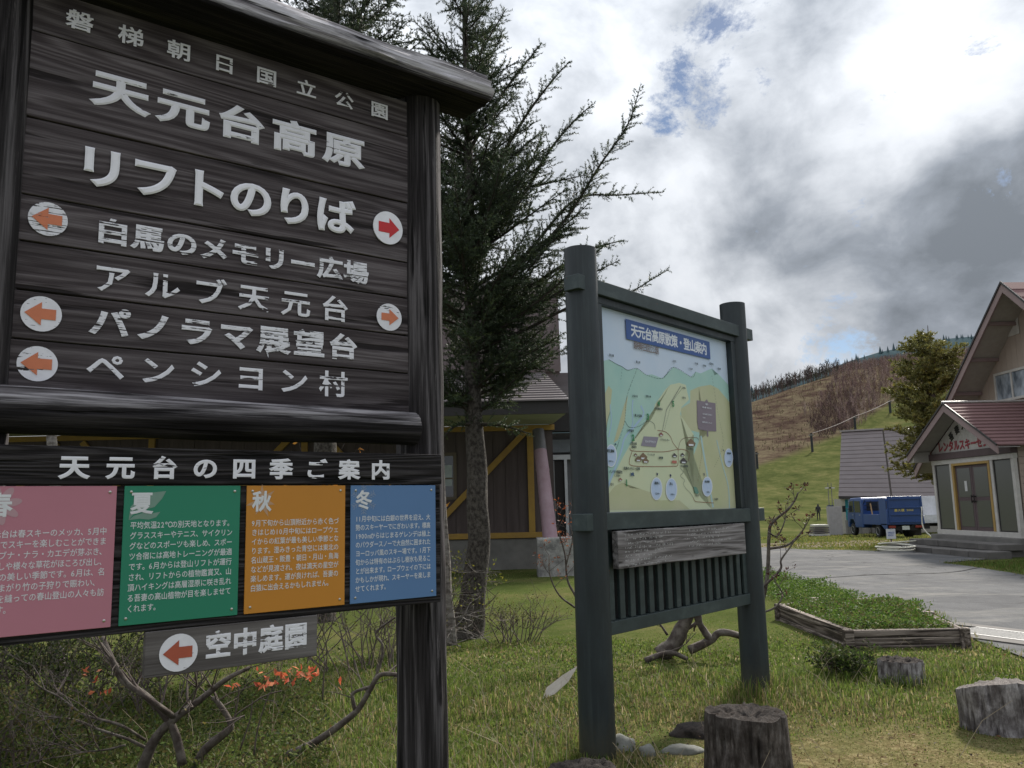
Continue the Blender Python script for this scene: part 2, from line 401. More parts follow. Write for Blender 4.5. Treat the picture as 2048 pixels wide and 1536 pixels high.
dirt = (in_poly(GX, GY, [(2, 29.2), (8.6, 27.5), (11, 28.3), (14, 29), (19, 33), (19.5, 36), (12, 34), (2, 33.5)])*1.0).ravel()
col = np.zeros((len(V), 3)); col[:, 0] = zb; col[:, 1] = dirt; col[:, 2] = 0
m, k = newmat('ground_turf'); a_ = k.n.new('ShaderNodeAttribute'); a_.attribute_name = 'Col'
sp_ = k.n.new('ShaderNodeSeparateColor'); k.l.new(a_.outputs['Color'], sp_.inputs[0])
g = k.n.new('ShaderNodeNewGeometry'); pv = g.outputs['Position']
nA = k.noise(pv, .55, 6, .6); nB = k.noise(pv, 9, 6, .75); nC = k.noise(pv, .035, 6, .65); nD = k.noise(k.vmul(pv, (.8, .35, 2.5)), .14, 9, .80)
green = k.ramp(nA, [(.32, (.042, .056, .018)), (.5, (.070, .085, .027)), (.68, (.115, .105, .045))])
green = k.mix(k.ramp(nB, [(.35, .0), (.65, .55)]), green, (.05, .065, .018))
geo_y = k.n.new('ShaderNodeSeparateXYZ'); k.l.new(pv, geo_y.inputs[0])
far = k.n.new('ShaderNodeMapRange'); k.l.new(geo_y.outputs['Y'], far.inputs[0]); far.inputs[1].default_value = 30; far.inputs[2].default_value = 70
piste = k.ramp(k.noise(k.vmul(pv, (1, .35, 2.5)), .16, 9, .78), [(.33, (.036, .043, .017)), (.45, (.068, .078, .028)), (.55, (.100, .102, .040)), (.68, (.15, .13, .060))])
piste = k.mix(k.ramp(k.noise(k.vmul(pv, (1, .3, 3)), .9, 6, .8), [(.42, .5), (.6, 0)]), piste, (.035, .045, .014))
green = k.mix(far.outputs[0], green, piste)
brown = k.ramp(nD, [(.33, (.024, .016, .014)), (.44, (.054, .036, .029)), (.52, (.088, .068, .046)), (.64, (.135, .115, .072))])
brown = k.mix(k.ramp(k.noise(pv, .045, 5, .6), [(.6, 0), (.72, .75)]), brown, (.13, .14, .05))
dp = k.n.new('ShaderNodeVectorMath'); dp.operation = 'DISTANCE'; k.l.new(k.vmul(pv, (.75, 1, 1)), dp.inputs[0]); dp.inputs[1].default_value = (1.5, 4.7, 0)
dmk = k.math('ADD', k.ramp(dp.outputs['Value'], [(.55, .55), (1.0, 0)]), k.math('MULTIPLY', k.ramp(k.noise(pv, 3.2, 7, .7), [(.45, 0), (.62, 1)]), .55), clamp=True)
straw = k.ramp(k.noise(pv, 30, 5, .8), [(.35, (.06, .045, .025)), (.5, (.14, .11, .055)), (.65, (.26, .22, .12))])
nearm = k.n.new('ShaderNodeMapRange'); k.l.new(geo_y.outputs['Y'], nearm.inputs[0]); nearm.inputs[1].default_value = 12; nearm.inputs[2].default_value = 7
green = k.mix(k.math('MULTIPLY', dmk, nearm.outputs[0]), green, straw)
c = k.mix(sp_.outputs[0], green, brown)
dirtc = k.ramp(k.noise(pv, 2.2, 7, .75), [(.35, (.11, .085, .065)), (.6, (.22, .18, .145))])
dm = k.math('MULTIPLY', sp_.outputs[1], k.ramp(nA, [(.35, 1), (.6, .55)]))
c = k.mix(dm, c, dirtc)
finish(m, k, c, 1.0, nB, .5, .02, spec=.0)
ground = mesh_np('ground', V, Fq, m, None, col, True); tag(ground, kind='structure')

# asphalt sheet
xs = np.arange(.8, 13.2, .35); yr = np.arange(4.4, 30, .35)
AX, AY = np.meshgrid(xs, yr); ins = in_poly(AX, AY, ROAD)
bm = bmesh.new()
rp = []
for i_ in range(len(ROAD)):
    a0 = Vector(ROAD[i_]); b0 = Vector(ROAD[(i_+1) % len(ROAD)]); nseg = max(1, int((b0-a0).length/.35))
    for q in range(nseg):
        p = a0+(b0-a0)*q/nseg; nrm = Vector((-(b0-a0).y, (b0-a0).x)).normalized(); p = p+nrm*(random.uniform(-.035, .035)); rp.append((p.x, p.y))
vs = [bm.verts.new((x, y, tz(x, y)*0+(-.0225*max(0, y-25))+.004)) for x, y in rp]
bm.faces.new(vs); bmesh.ops.triangulate(bm, faces=bm.faces[:])
me = bpy.data.meshes.new('asphalt_road'); bm.to_mesh(me); bm.free()
m, k = newmat('asphalt'); g = k.n.new('ShaderNodeNewGeometry'); pv = g.outputs['Position']
big = k.noise(pv, .45, 6, .6); fine = k.noise(pv, 90, 3, .7); med = k.noise(k.vmul(pv, (1, .5, 1)), 3.0, 6, .7)
c = k.ramp(big, [(.3, (.085, .085, .088)), (.55, (.125, .125, .127)), (.75, (.165, .16, .152))])
c = k.mix(k.ramp(med, [(.35, .5), (.6, 0)]), c, (.055, .055, .058))
c = k.mix(k.ramp(fine, [(.38, .5), (.6, 0)]), c, (.05, .05, .05))
stn = k.noise(k.vmul(pv, (.35, 1, 1)), 1.1, 8, .75, .5); c = k.mix(k.ramp(stn, [(.52, 0), (.66, .6)]), c, (.20, .19, .17))
c = k.mix(k.ramp(k.noise(pv, .9, 5, .65), [(.60, 0), (.64, .55)]), c, (.10, .10, .102))
vor = k.n.new('ShaderNodeTexVoronoi'); vor.feature = 'DISTANCE_TO_EDGE'; vor.inputs['Scale'].default_value = .22
wn = k.n.new('ShaderNodeTexNoise'); wn.inputs['Scale'].default_value = 1.2; k.l.new(pv, wn.inputs['Vector'])
wa = k.n.new('ShaderNodeVectorMath'); wa.operation = 'MULTIPLY_ADD'; k.l.new(wn.outputs['Color'], wa.inputs[0]); wa.inputs[1].default_value = (1.2, 1.2, 1.2); k.l.new(pv, wa.inputs[2])
k.l.new(wa.outputs[0], vor.inputs['Vector'])
cr_ = k.ramp(vor.outputs[0], [(.0, 0), (.006, 1)]); c = k.mix(cr_, (.04, .04, .04), c)
finish(m, k, c, .95, fine, .5, .006, spec=.1)
road = link('asphalt_road', me, m); tag(road, kind='structure')
# tar seam crossing the road
mb = MB(); P = catmull([(5.3, 15.9, .008), (7.0, 16.5, .008), (8.4, 16.6, .008), (9.6, 17.6, .008)], 8)
for p, q in zip(P[:-1], P[1:]):
    n_ = Vector((-(q-p).y, (q-p).x, 0)).normalized()*.022; mb.add([p-n_, q-n_, q+n_, p+n_], [(0, 1, 2, 3)])
seam = mb.build('road_seam', M_plain('tar', (.03, .03, .032), rough=1, spec=0, bump=0)); tag(seam, kind='structure')

# far ridge, blue with distance, and its row of firs
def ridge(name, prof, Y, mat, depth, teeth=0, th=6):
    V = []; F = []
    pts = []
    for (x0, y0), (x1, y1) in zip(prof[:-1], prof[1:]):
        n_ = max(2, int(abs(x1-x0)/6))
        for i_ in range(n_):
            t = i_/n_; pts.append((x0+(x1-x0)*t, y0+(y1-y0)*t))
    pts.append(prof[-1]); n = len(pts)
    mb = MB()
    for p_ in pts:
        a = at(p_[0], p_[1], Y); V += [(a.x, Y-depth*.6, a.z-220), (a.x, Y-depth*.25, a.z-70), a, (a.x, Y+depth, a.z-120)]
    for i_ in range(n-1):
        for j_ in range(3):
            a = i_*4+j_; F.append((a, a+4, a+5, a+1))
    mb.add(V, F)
    for i_ in range(int(teeth)):
        t = random.random()*(n-1); i0 = int(t); f_ = t-i0
        a = Vector(V[i0*4+2]).lerp(Vector(V[min(n-1, i0+1)*4+2]), f_); dz = random.uniform(0, 1); a = a+Vector((0, random.uniform(-.02, .0)*Y, -th*.35))
        h = random.uniform(.5, 1.1)*th; r = h*.22; q = len(mb.v)
        mb.add([(a.x+r*math.cos(b), a.y+r*math.sin(b), a.z) for b in (0, 1.57, 3.14, 4.71)]+[(a.x, a.y, a.z+h)], [(0, 1, 4), (1, 2, 4), (2, 3, 4), (3, 0, 4)])
    o = mb.build(name, mat); tag(o, kind='structure'); return o
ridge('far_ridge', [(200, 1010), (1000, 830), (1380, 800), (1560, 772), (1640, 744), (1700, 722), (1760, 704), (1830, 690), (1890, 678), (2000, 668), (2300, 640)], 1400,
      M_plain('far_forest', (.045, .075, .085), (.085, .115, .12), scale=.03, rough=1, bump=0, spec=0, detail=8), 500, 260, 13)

# ------------------------------------------------------------------ bare woods on the hill
def woods(name, n, region, hmin, hmax, cols, wid=.12, br=9, y1=430, need=None):
    V = []; F = []; C = []
    made = 0; tries = 0
    while made < n and tries < n*30:
        tries += 1
        x, y = region()
        if need is not None and not need(x, y): continue
        z = tz(x, y); h = random.uniform(hmin, hmax); made += 1
        lean = Vector((random.uniform(-.12, .12), random.uniform(-.1, .1), 1)); c = np.array(random.choice(cols))*random.uniform(.75, 1.2)
        b = Vector((x, y, z-.3)); tp = b+lean*h; q = len(V)
        V += [b+Vector((wid, 0, 0)), b+Vector((-wid*.5, wid*.86, 0)), b+Vector((-wid*.5, -wid*.86, 0)), tp]; F += [(q, q+1, q+3), (q+1, q+2, q+3), (q+2, q, q+3)]; C += [c*1.25]*4
        for i_ in range(br):
            t = random.uniform(.25, .95); o_ = b+lean*h*t; az = random.uniform(0, 6.28); L = h*random.uniform(.2, .42)*(1.15-t*.7)
            d = Vector((math.cos(az)*.6, math.sin(az)*.6, random.uniform(.5, 1.1))).normalized()*L; q = len(V); pw = d.cross(Vector((0, 1, 0))).normalized()*wid*1.0
            V += [o_-pw, o_+pw, o_+d]; F += [(q, q+1, q+2)]; C += [c]*3
    o = mesh_np(name, np.array([tuple(v) for v in V]), np.array(F), MAT_FOL_FAR, None, np.array(C)); tag(o, kind='stuff')
    return o
MAT_FOL_FAR = M_attr('far_twigs', .95, .1, .05, .1)
purple = [(.13, .085, .085), (.10, .07, .07), (.17, .12, .105), (.12, .085, .06), (.22, .17, .15)]
def px_of(x, y, z):
    P = np.stack([x, y, z-EYE], -1); zc = P@np.array(Fv)
    return 1024+F_PX*(P@np.array(Rv))/zc, 768-F_PX*(P@np.array(Uv))/zc
def reg_px(poly, y0=80, y1=415):
    s_ = RNG.uniform(.1, .75, 60000); y = RNG.uniform(y0, y1, 60000); x = s_*y; z = terr(x, y)
    u, v = px_of(x, y, z); ok = in_poly(u, v, poly); L = [(float(a_), float(b_)) for a_, b_ in zip(x[ok], y[ok])]
    return lambda: random.choice(L)
woods('bare_wood', 2600, reg_px([(1600, 835), (1640, 800), (1680, 745), (1720, 728), (1820, 703), (1960, 695), (1960, 800), (1800, 800), (1790, 790), (1712, 862), (1690, 868), (1665, 815)]), 2.2, 5.4, purple, .055, 16)
woods('bare_wood_thicket', 1100, reg_px([(1615, 850), (1650, 800), (1700, 780), (1720, 830), (1700, 862), (1640, 874)]), .8, 2.8, [(.10, .07, .065), (.14, .1, .08), (.085, .06, .055)], .05, 16)
woods('slope_scrub', 1500, reg_px([(1500, 905), (1500, 815), (1604, 772), (1700, 735), (1800, 705), (1800, 780), (1700, 862), (1600, 905)]), .4, 1.7, [(.07, .05, .035), (.10, .085, .04), (.06, .06, .03)], .05, 8)
def ridge_line():
    s = random.uniform(.0, .40); y = random.uniform(385, 428); return s*y, y
woods('ridge_wood', 900, ridge_line, 4.5, 9, [(.055, .045, .045), (.075, .055, .05), (.06, .06, .045)], .10, 16)
def ridge_line2():
    s = random.uniform(.38, .62); y = random.uniform(385, 428); return s*y, y
woods('ridge_wood_upper', 500, ridge_line2, 2.0, 4.5, purple, .08, 14)

# ------------------------------------------------------------------ materials for the signs
W_PLANK = M_wood('stained_plank', (.046, .037, .040), (.080, .067, .071), (.145, .127, .134), ring=1.2, wear=.66)
W_LOG = M_wood('charred_log', (.007, .006, .007), (.018, .016, .018), (.05, .045, .048), ring=.8, wear=.66, bump=1, bdist=.008, bleach_shade=(1.758, 1.790, .07, (.03, .026, .027), (.15, .138, .145), (.38, .36, .375)))
W_LOGZ = M_wood('charred_post', (.014, .012, .013), (.036, .032, .034), (.12, .11, .116), axis='Z', ring=.8, wear=.60, bump=1, bdist=.008)
W_BEAM = M_wood('weathered_shaded_beam', (.006, .005, .006), (.014, .012, .014), (.035, .03, .032), ring=.6, wear=.7, bump=1, bdist=.010, bleach_shade=(3.088, 3.108, .05, (.17, .155, .162), (.38, .358, .37), (.58, .56, .58)))  # underside shade painted in as near-black colour; pale upper part is also bleached wear
W_TITLE = M_wood('dark_title_plank', (.008, .007, .008), (.022, .019, .02), (.06, .055, .058), ring=2.0, wear=.64, bump=1.3, bdist=.008)
W_GREY = M_wood('grey_board', (.075, .066, .064), (.115, .104, .102), (.17, .155, .152), ring=.5, wear=.75, bump=.4)
W_SILVER = M_wood('silvered_board', (.10, .09, .088), (.21, .195, .195), (.34, .32, .325), ring=.8, wear=.6, bump=.7)
P_ACR = M_paint('white_acrylic', (.82, .81, .87), rough=.35)
P_CARVE = M_paint('white_relief_paint', (.76, .75, .81), flake=.12, grain=75, big=5, rough=.6)
P_W1 = M_paint('white_paint_worn', (.76, .75, .81), flake=.36, grain=190, big=6, rough=.7)
P_W2 = M_paint('white_paint_light_wear', (.76, .75, .81), flake=.27, grain=80, big=6, rough=.7)
P_W0 = M_paint('white_paint_sound', (.76, .75, .81), flake=.20, grain=60, big=6, rough=.6)
P_OR = M_paint('faded_orange_paint', (.62, .19, .09), flake=.14, grain=90, big=5, rough=.6)
P_RED = M_paint('red_paint', (.55, .008, .012), rough=.4)
M_RIVET = M_plain('rivet_metal', (.55, .53, .5), rough=.35, metal=1, bump=0)

# ------------------------------------------------------------------ big wooden guide sign
A1 = .9238
s1 = thing('guide_sign', 'tall dark plank guide sign between log posts with white lettering and four coloured panels', 'sign', (-.3934, 3.1, 0), PI/2-A1)
def log_obj(name, p0, p1, r0, r1, mat, parent, n=40, rings=60, amp=.05, sharp=1.0, seed=0, flat=None):
    p0, p1 = Vector(p0), Vector(p1); d = (p1-p0); L = d.length; d.normalize(); x = d.cross(Vector((0, 1, 0)) if abs(d.y) < .9 else Vector((1, 0, 0))).normalized(); y = d.cross(x)
    V = []; F = []
    for i in range(rings+1):
        t = i/rings; c = p0+d*L*t; R = r0+(r1-r0)*t
        for j in range(n):
            a = 2*PI*j/n
            g = mnoise.noise(Vector((math.cos(a)*5+seed, math.sin(a)*5, t*L*1.1)))
            g2 = mnoise.noise(Vector((math.cos(a)*1.2+seed*2, math.sin(a)*1.2, t*L*2.5+seed)))
            rr = R*(1+amp*(-abs(g)*2.0*sharp+.5)+amp*1.0*g2)
            V.append(c+x*math.cos(a)*rr+y*math.sin(a)*rr)
    for i in range(rings):
        for j in range(n):
            a = i*n+j; b = i*n+(j+1) % n; F.append((a, b, b+n, a+n))
    F.append(tuple(range(n))[::-1]); F.append(tuple(rings*n+j for j in range(n)))
    if flat: V = [flat(v) for v in V]
    mb = MB(); mb.add(V, F); return mb.build(name, mat, parent, smooth=True)
log_obj('post', (.08, .046, -.35), (.08, .046, 3.12), .096, .088, W_LOGZ, s1, seed=1)
log_obj('post', (-1.374, .046, -.35), (-1.374, .046, 3.12), .098, .090, W_LOGZ, s1, seed=5)
def beamflat(v):
    v = v.copy(); v.z = max(v.z, 3.082+.004*math.sin(v.x*9)); return v
mbm = MB(); nb = 70; V = []; F = []
prof = [(.045, 3.085), (-.155, 3.082), (-.168, 3.105), (-.160, 3.15), (-.128, 3.20), (-.075, 3.235), (-.01, 3.245), (.05, 3.20), (.062, 3.13)]
pr = []
for i in range(len(prof)):
    a, b = prof[i], prof[(i+1) % len(prof)]
    for q in range(4): pr.append((a[0]+(b[0]-a[0])*q/4, a[1]+(b[1]-a[1])*q/4))
for i in range(nb+1):
    t = i/nb; x = -1.95+2.262*t
    sc = 1.0+.28*(1-t)
    for jq, (y, z) in enumerate(pr):
        a = jq/len(pr)*6.283
        g = abs(mnoise.noise(Vector((x*1.3, math.cos(a)*3.2, math.sin(a)*3.2))))
        g2 = mnoise.noise(Vector((x*2.2, math.cos(a), 5)))
        dy, dz = (y+.05)*sc-(y+.05), 0
        k1 = (-.022*g+.018*g2) if z > 3.09 else 0
        xx = x+(.02*(z-3.15)/.1 if i == nb else 0)
        V.append((xx+(.012*mnoise.noise(Vector((y*30, z*30, 1))) if i == nb else 0), y+dy+k1*(1 if y > -.05 else -1), z+k1*1.2))
m_ = len(pr)
for i in range(nb):
    for j in range(m_):
        a = i*m_+j; b = i*m_+(j+1) % m_; F.append((a, b, b+m_, a+m_))
F.append(tuple(range(m_))[::-1]); F.append(tuple(nb*m_+j for j in range(m_)))
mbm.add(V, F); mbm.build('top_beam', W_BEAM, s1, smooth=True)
zs = [3.061, 2.9135, 2.637, 2.396, 2.2545, 2.108, 1.962, 1.775]
for i in range(7):
    mb = MB(); x0, x1 = -1.35, .035; yo = random.uniform(0, .004); n = 24
    top = [(x0+(x1-x0)*q/n, zs[i]-.0022+random.uniform(-.0008, .0004)) for q in range(n+1)]; bot = [(x0+(x1-x0)*q/n, zs[i+1]+.0022+random.uniform(-.0004, .0008)) for q in range(n+1)]
    mb.prism(bot+top[::-1], .032, 'xz', yo); mb.build('plank', W_PLANK, s1, bevel=.0022, seg=1)
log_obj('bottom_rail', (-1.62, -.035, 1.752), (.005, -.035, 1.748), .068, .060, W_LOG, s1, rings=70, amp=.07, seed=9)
YL = -.1225   # front of the season board
mb = MB(); mb.box(-1.9, .066, -.128, -.052, 1.541, 1.648); mb.build('title_plank', W_TITLE, s1, bevel=.004)
zz = [1.538, 1.405, 1.262, 1.123]
for i in range(3):
    mb = MB(); mb.box(-1.9, .060+random.uniform(-.004, .004), -.1205, -.054, zz[i+1]+.001, zz[i]-.001); mb.build('backing_plank', W_TITLE, s1, bevel=.003)
# lettering rows (painted film or cut letters on the planks)
def rowobj(name, text, x0, x1, z, wd, h, y, bold, mat, parent, th=.0012, z1=None):
    n = len(text)
    for i, ch in enumerate(text):
        mb = MB(); t = i/(n-1); lay(mb, ch, x0+(x1-x0)*t, z, wd, h, y, bold, th); o = mb.build('painted_character', mat, parent)
    return o
rowobj('lettering', '磐梯朝日国立公園', -1.169, -.121, 2.986, .080, .066, -.0012, .022, P_W0, s1, .0016)
rowobj('lettering', '天元台高原', -1.041, -.269, 2.783, .172, .125, -.0012, .040, P_CARVE, s1, .005)
o = rowobj('lettering', 'リフトのりば', -1.084, -.303, 2.521, .158, .140, -.0035, .040, P_ACR, s1, .006)
rowobj('lettering', '白馬のメモリー広場', -1.044, -.217, 2.322, .102, .084, -.0012, .036, P_W1, s1)
rowobj('lettering', 'アルブ天元台', -1.040, -.300, 2.173, .112, .096, -.0012, .020, P_W2, s1)
rowobj('lettering', 'パノラマ展望台', -1.040, -.267, 2.036, .118, .096, -.0012, .036, P_W1, s1)
rowobj('lettering', 'ペンシヨン村', -1.045, -.303, 1.898, .112, .096, -.0012, .020, P_W2, s1)
rowobj('lettering', '天元台の四季ご案内', -1.136, -.183, 1.589, .078, .068, -.1292, .036, P_W0, s1)
def arrow(cx, cz, r, y, dirn, mdisc, marrow, parent, k=1.0, rh=.66):
    mb = MB(); mb.disc(cx, cz, r*1.0, y, r*.98); mb.disc(cx, cz, r*1.0, y-.0008, r*.98); mb.build('arrow_roundel', mdisc, parent)
    d = dirn; R = r*.82*k
    pts = [(-R*d, 0), (-R*.0*d, R*.80), (-R*.0*d, R*.36), (R*d*.86, R*.36), (R*d*.86, -R*.36), (0, -R*.36), (0, -R*.80)]
    pts = [(cx+a, cz+b*rh/.66) for a, b in pts]
    mb = MB(); mb.add([(a, y-.0022, b) for a, b in pts], [(0, 1, 2, 5, 6), (2, 3, 4, 5)]); mb.build('arrow', marrow, parent)
arrow(-1.222, 2.330, .0525, -.0012, 1, P_W1, P_OR, s1)
arrow(-1.224, 2.041, .0535, -.0012, 1, P_W2, P_OR, s1)
arrow(-1.226, 1.893, .0525, -.0012, 1, P_W0, P_OR, s1)
arrow(-.080, 2.170, .053, -.0012, -1, P_W2, P_OR, s1, .9)
mb = MB(); mb.prism([(-.086+.063*math.cos(t*PI/20), 2.518+.0645*math.sin(t*PI/20)) for t in range(40)], .004, 'xz', -.0045); rd = mb.build('arrow_roundel', P_ACR, s1)
R_ = .048; pts = [(-.086+a, 2.518+b) for a, b in ((R_, 0), (.005, R_*.82), (.005, R_*.42), (-R_*.85, R_*.42), (-R_*.85, -R_*.42), (.005, -R_*.42), (.005, -R_*.82))]
mb = MB(); mb.add([(a, -.0055, b) for a, b in pts], [(0, 1, 2, 5, 6), (2, 3, 4, 5)]); mb.build('arrow', P_RED, s1)
# four season panels
TXT = {
 'spring': (['天元台は春スキーのメッカ、5月中', '旬までスキーを楽しむことができま', 'す。ブナ・ナラ・カエデが芽ぶき、', 'こぶしや様々な草花がほころび出し、', '一年の美しい季節です。6月は、名', '物根まがり竹の子狩りで賑わい、', '尾根を縫っての春山登山の人々も訪', 'れます。'], -1.338, 1.411, .0279),
 'summer': (['平均気温22℃の別天地となります。', 'グラススキーやテニス、サイクリン', 'グなどのスポーツも楽しめ、スポー', 'ツ合宿には高地トレーニングが最適', 'です。6月からは登山リフトが運行', 'され、リフトからの植物鑑賞又、山', '頂ハイキングは高層湿原に咲き乱れ', 'る吾妻の高山植物が目を楽しませて', 'くれます。'], -.984, 1.424, .0291),
 'autumn': (['9月下旬から山頂附近から赤く色づ', 'きはじめ10月中旬にはロープウェ', 'イからの紅葉が最も美しい季節とな', 'ります。澄みきった青空には東北の', '名山蔵王・飯豊・朝日・月山・鳥海', 'などが見渡され、夜は満天の星空が', '楽しめます。運が良ければ、吾妻の', '白猿に出会えるかもしれません。'], -.631, 1.420, .0283),
 'winter': (['11月中旬には白銀の世界を迎え、大', '勢のスキーヤーでにぎわいます。標高', '1900mからはじまるゲレンデは極上', 'のパウダースノーで大自然に囲まれた', 'ヨーロッパ風のスキー場です。1月下', '旬からは特有のはぶらし樹氷も見るこ', 'とが出来ます。ロープウェイの下には', 'かもしかが現れ、スキーヤーを楽しま', 'せてくれます。'], -.276, 1.424, .0288)}
def M_panel(name, c):
    return M_plain(name, c, tuple(x*.93 for x in c), scale=3, rough=.55, bump=.02, bdist=.0005)
P_INK = M_paint('panel_print_white', (.66, .67, .70), rough=.6)
SEAS = [('spring', (.46, .18, .235), '春', 3), ('summer', (.012, .20, .115), '夏', 2), ('autumn', (.52, .21, .018), '秋', 1), ('winter', (.09, .19, .38), '冬', 0)]
for nm, c, kj, idx in SEAS:
    x1 = .0405-idx*.3545; x0 = x1-.3343
    p = MB(); p.box(x0, x1, -.1252, -.1208, 1.1465, 1.5372); po = p.build('season_panel', M_panel('panel_'+nm, c), s1, bevel=.001, seg=1)
    lines, xl, z0, pitch = TXT[nm]
    mb = MB()
    for q, ln in enumerate(lines):
        full = .294 if len(ln) >= 15 and nm != 'x' else None
        if nm == 'autumn' and q == 7: full = None
        if nm == 'spring' and q == 5: full = .280
        block(mb, ln, xl, z0-pitch*q, .0181, .0222, -.1257, full, bold=.009)
    tag(mb.build('printed_text', P_INK, po), kind='stuff')
    # pale emblem behind the big character
    ex, ez = x0+.048, 1.488
    pale = tuple(min(1, a*.62+.16) for a in c); mb = MB()
    if nm == 'spring':
        for q in range(8):
            a = q*PI/4+.2; cx, cz = ex+.030*math.cos(a), ez+.030*math.sin(a)
            mb.add([(cx+.024*math.cos(t)*math.cos(a)-.0105*math.sin(t)*math.sin(a), -.1256-q*.00002, cz+.024*math.cos(t)*math.sin(a)+.0105*math.sin(t)*math.cos(a)) for t in [i*PI/8 for i in range(16)]], [tuple(range(16))])
    elif nm == 'summer':
        up = [(ex-.034, ez-.048), (ex-.03, ez-.01), (ex-.005, ez+.018), (ex+.03, ez+.030), (ex+.066, ez+.034), (ex+.055, ez+.012), (ex+.035, ez-.012), (ex+.0, ez-.022), (ex-.022, ez-.032)]
        mb.add([(a, -.1256, b) for a, b in up], [tuple(range(9))])
        up = [(ex-.034, ez-.048), (ex-.02, ez-.036), (ex+.005, ez-.028), (ex+.03, ez-.03), (ex+.052, ez-.026), (ex+.04, ez-.042), (ex+.02, ez-.048), (ex-.005, ez-.045)]
        mb.add([(a, -.1256, b) for a, b in up], [tuple(range(8))])
    elif nm == 'autumn':
        up = []
        for q in range(14):
            a = PI/2+q*PI/7; r = (.052 if q % 4 == 0 else .044) if q % 2 == 0 else .019; up.append((ex+r*math.cos(a), ez+r*math.sin(a)*1.05))
        for q in range(14): mb.add([(ex, -.1256, ez), (up[q][0], -.1256, up[q][1]), (up[(q+1) % 14][0], -.1256, up[(q+1) % 14][1])], [(0, 1, 2)])
    else:
        for q in range(6):
            a = q*PI/3+PI/2; ca, sa = math.cos(a), math.sin(a)
            def seg_(r0, t0, r1, t1, wd):
                A = Vector((ex+r0*ca-t0*sa, 0, ez+r0*sa+t0*ca)); B = Vector((ex+r1*ca-t1*sa, 0, ez+r1*sa+t1*ca)); d = (B-A).normalized(); nn = Vector((-d.z, 0, d.x))*wd
                mb.add([tuple(v+Vector((0, -.1256, 0))) for v in (A-nn, B-nn, B+nn, A+nn)], [(0, 1, 2, 3)])
            seg_(.008, 0, .048, 0, .0012)
            for r in (.022, .031, .040):
                seg_(r, 0, r+.008, .010, .0011); seg_(r, 0, r+.008, -.010, .0011)
    mb.build('emblem', M_paint('emblem_'+nm, pale, rough=.6), po)
    mb = MB(); lay(mb, kj, ex, ez-.001, .062, .066, -.1262, .028, .0004); mb.build('season_character', P_INK, po)
    for rx in (x0+.018, x1-.018):
        for rz in (1.1655, 1.520):
            mb = MB(); mb.tube([(rx, -.1250, rz), (rx, -.1268, rz), (rx, -.1280, rz)], [.0042, .0040, .0018], 10); mb.build('rivet', M_RIVET, po, smooth=True)
# small board hung below
d1 = thing('direction_board', 'small grey wooden board with orange left arrow hung under the season panels', 'sign', tuple(matmat(s1) @ Vector((-.669, -.1235, 0))), PI/2-A1)
mb = MB(); mb.add([(-.261, 0, .9945), (.261, 0, .9945), (.261, 0, 1.1225), (-.261, 0, 1.1225), (-.261, .022, .9945), (.261, .022, .9945), (.261, .022, 1.1225), (-.261, .022, 1.1225)], [(0, 1, 2, 3), (7, 6, 5, 4), (0, 4, 5, 1), (1, 5, 6, 2), (2, 6, 7, 3), (3, 7, 4, 0)])
mb.build('board', W_GREY, d1, bevel=.002, seg=1)
for x in (-.18, .17):
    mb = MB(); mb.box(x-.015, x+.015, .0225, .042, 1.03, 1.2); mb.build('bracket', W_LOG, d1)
rowobj('lettering', '空中庭園', -.054, .189, 1.0645, .078, .080, -.0012, .040, P_W2, d1)
arrow(-.168, 1.056, .054, -.0012, 1, P_W0, M_paint('brick_red_paint', (.40, .085, .045), flake=.1, grain=90, big=5), d1)

# ------------------------------------------------------------------ green map board
A2 = .7192
s2 = thing('map_board', 'hiking map board with blue title in a dark green frame on two round posts', 'sign', (.4522, 5.1, 0), PI/2-A2)
m, k = newmat('dark_green_paint'); v = objvec(k, (1, 1, .35)); f = k.noise(v, 7, 7, .65); f2 = k.noise(v, 60, 3, .6)
c = k.ramp(f, [(.3, (.009, .014, .017)), (.55, (.016, .024, .028)), (.75, (.030, .042, .046))])
c = k.mix(k.ramp(k.noise(objvec(k), 26, 4, .6), [(.70, 0), (.73, .8)]), c, (.02, .014, .012))
c = k.mix(k.ramp(k.noise(objvec(k, (14, 14, .5)), 1.6, 5, .6), [(.55, 0), (.72, .55)]), c, (.045, .058, .060))
tz_ = k.n.new('ShaderNodeTexCoord'); tzs = k.n.new('ShaderNodeSeparateXYZ'); k.l.new(tz_.outputs['Object'], tzs.inputs[0])
ft = k.ramp(k.math('ADD', tzs.outputs['Z'], k.math('MULTIPLY', f2, .3)), [(.18, .8), (.42, 0)]); c = k.mix(ft, c, (.045, .042, .028))
G_POST = finish(m, k, c, .5, f2, .25, .003, spec=.5)
m, k = newmat('green_frame_paint'); v = objvec(k, (.6, 1, 1)); f = k.noise(v, 9, 7, .65); f2 = k.noise(v, 60, 3, .6)
c = k.ramp(f, [(.3, (.022, .033, .034)), (.55, (.036, .052, .053)), (.75, (.065, .085, .083))])
c = k.mix(k.ramp(k.noise(objvec(k), 18, 5, .6), [(.705, 0), (.72, .9)]), c, (.16, .045, .02))
G_FR = finish(m, k, c, .55, f2, .15, .002, spec=.45)
G_DK = M_plain('dark_backing', (.012, .013, .014), rough=.8)
log_obj('post', (0, 0, -.3), (0, 0, 3.065), .108, .102, G_POST, s2, n=48, rings=30, amp=.006)
log_obj('post', (2.087, 0, -.3), (2.087, 0, 3.065), .108, .102, G_POST, s2, n=48, rings=30, amp=.006)
for nm, z0, z1 in (('top_rail', 2.775, 2.868), ('middle_rail', 1.303, 1.405)):
    mb = MB(); mb.box(-.135, 2.27, -.078, .035, z0, z1); mb.build(nm, G_FR, s2, bevel=.004)
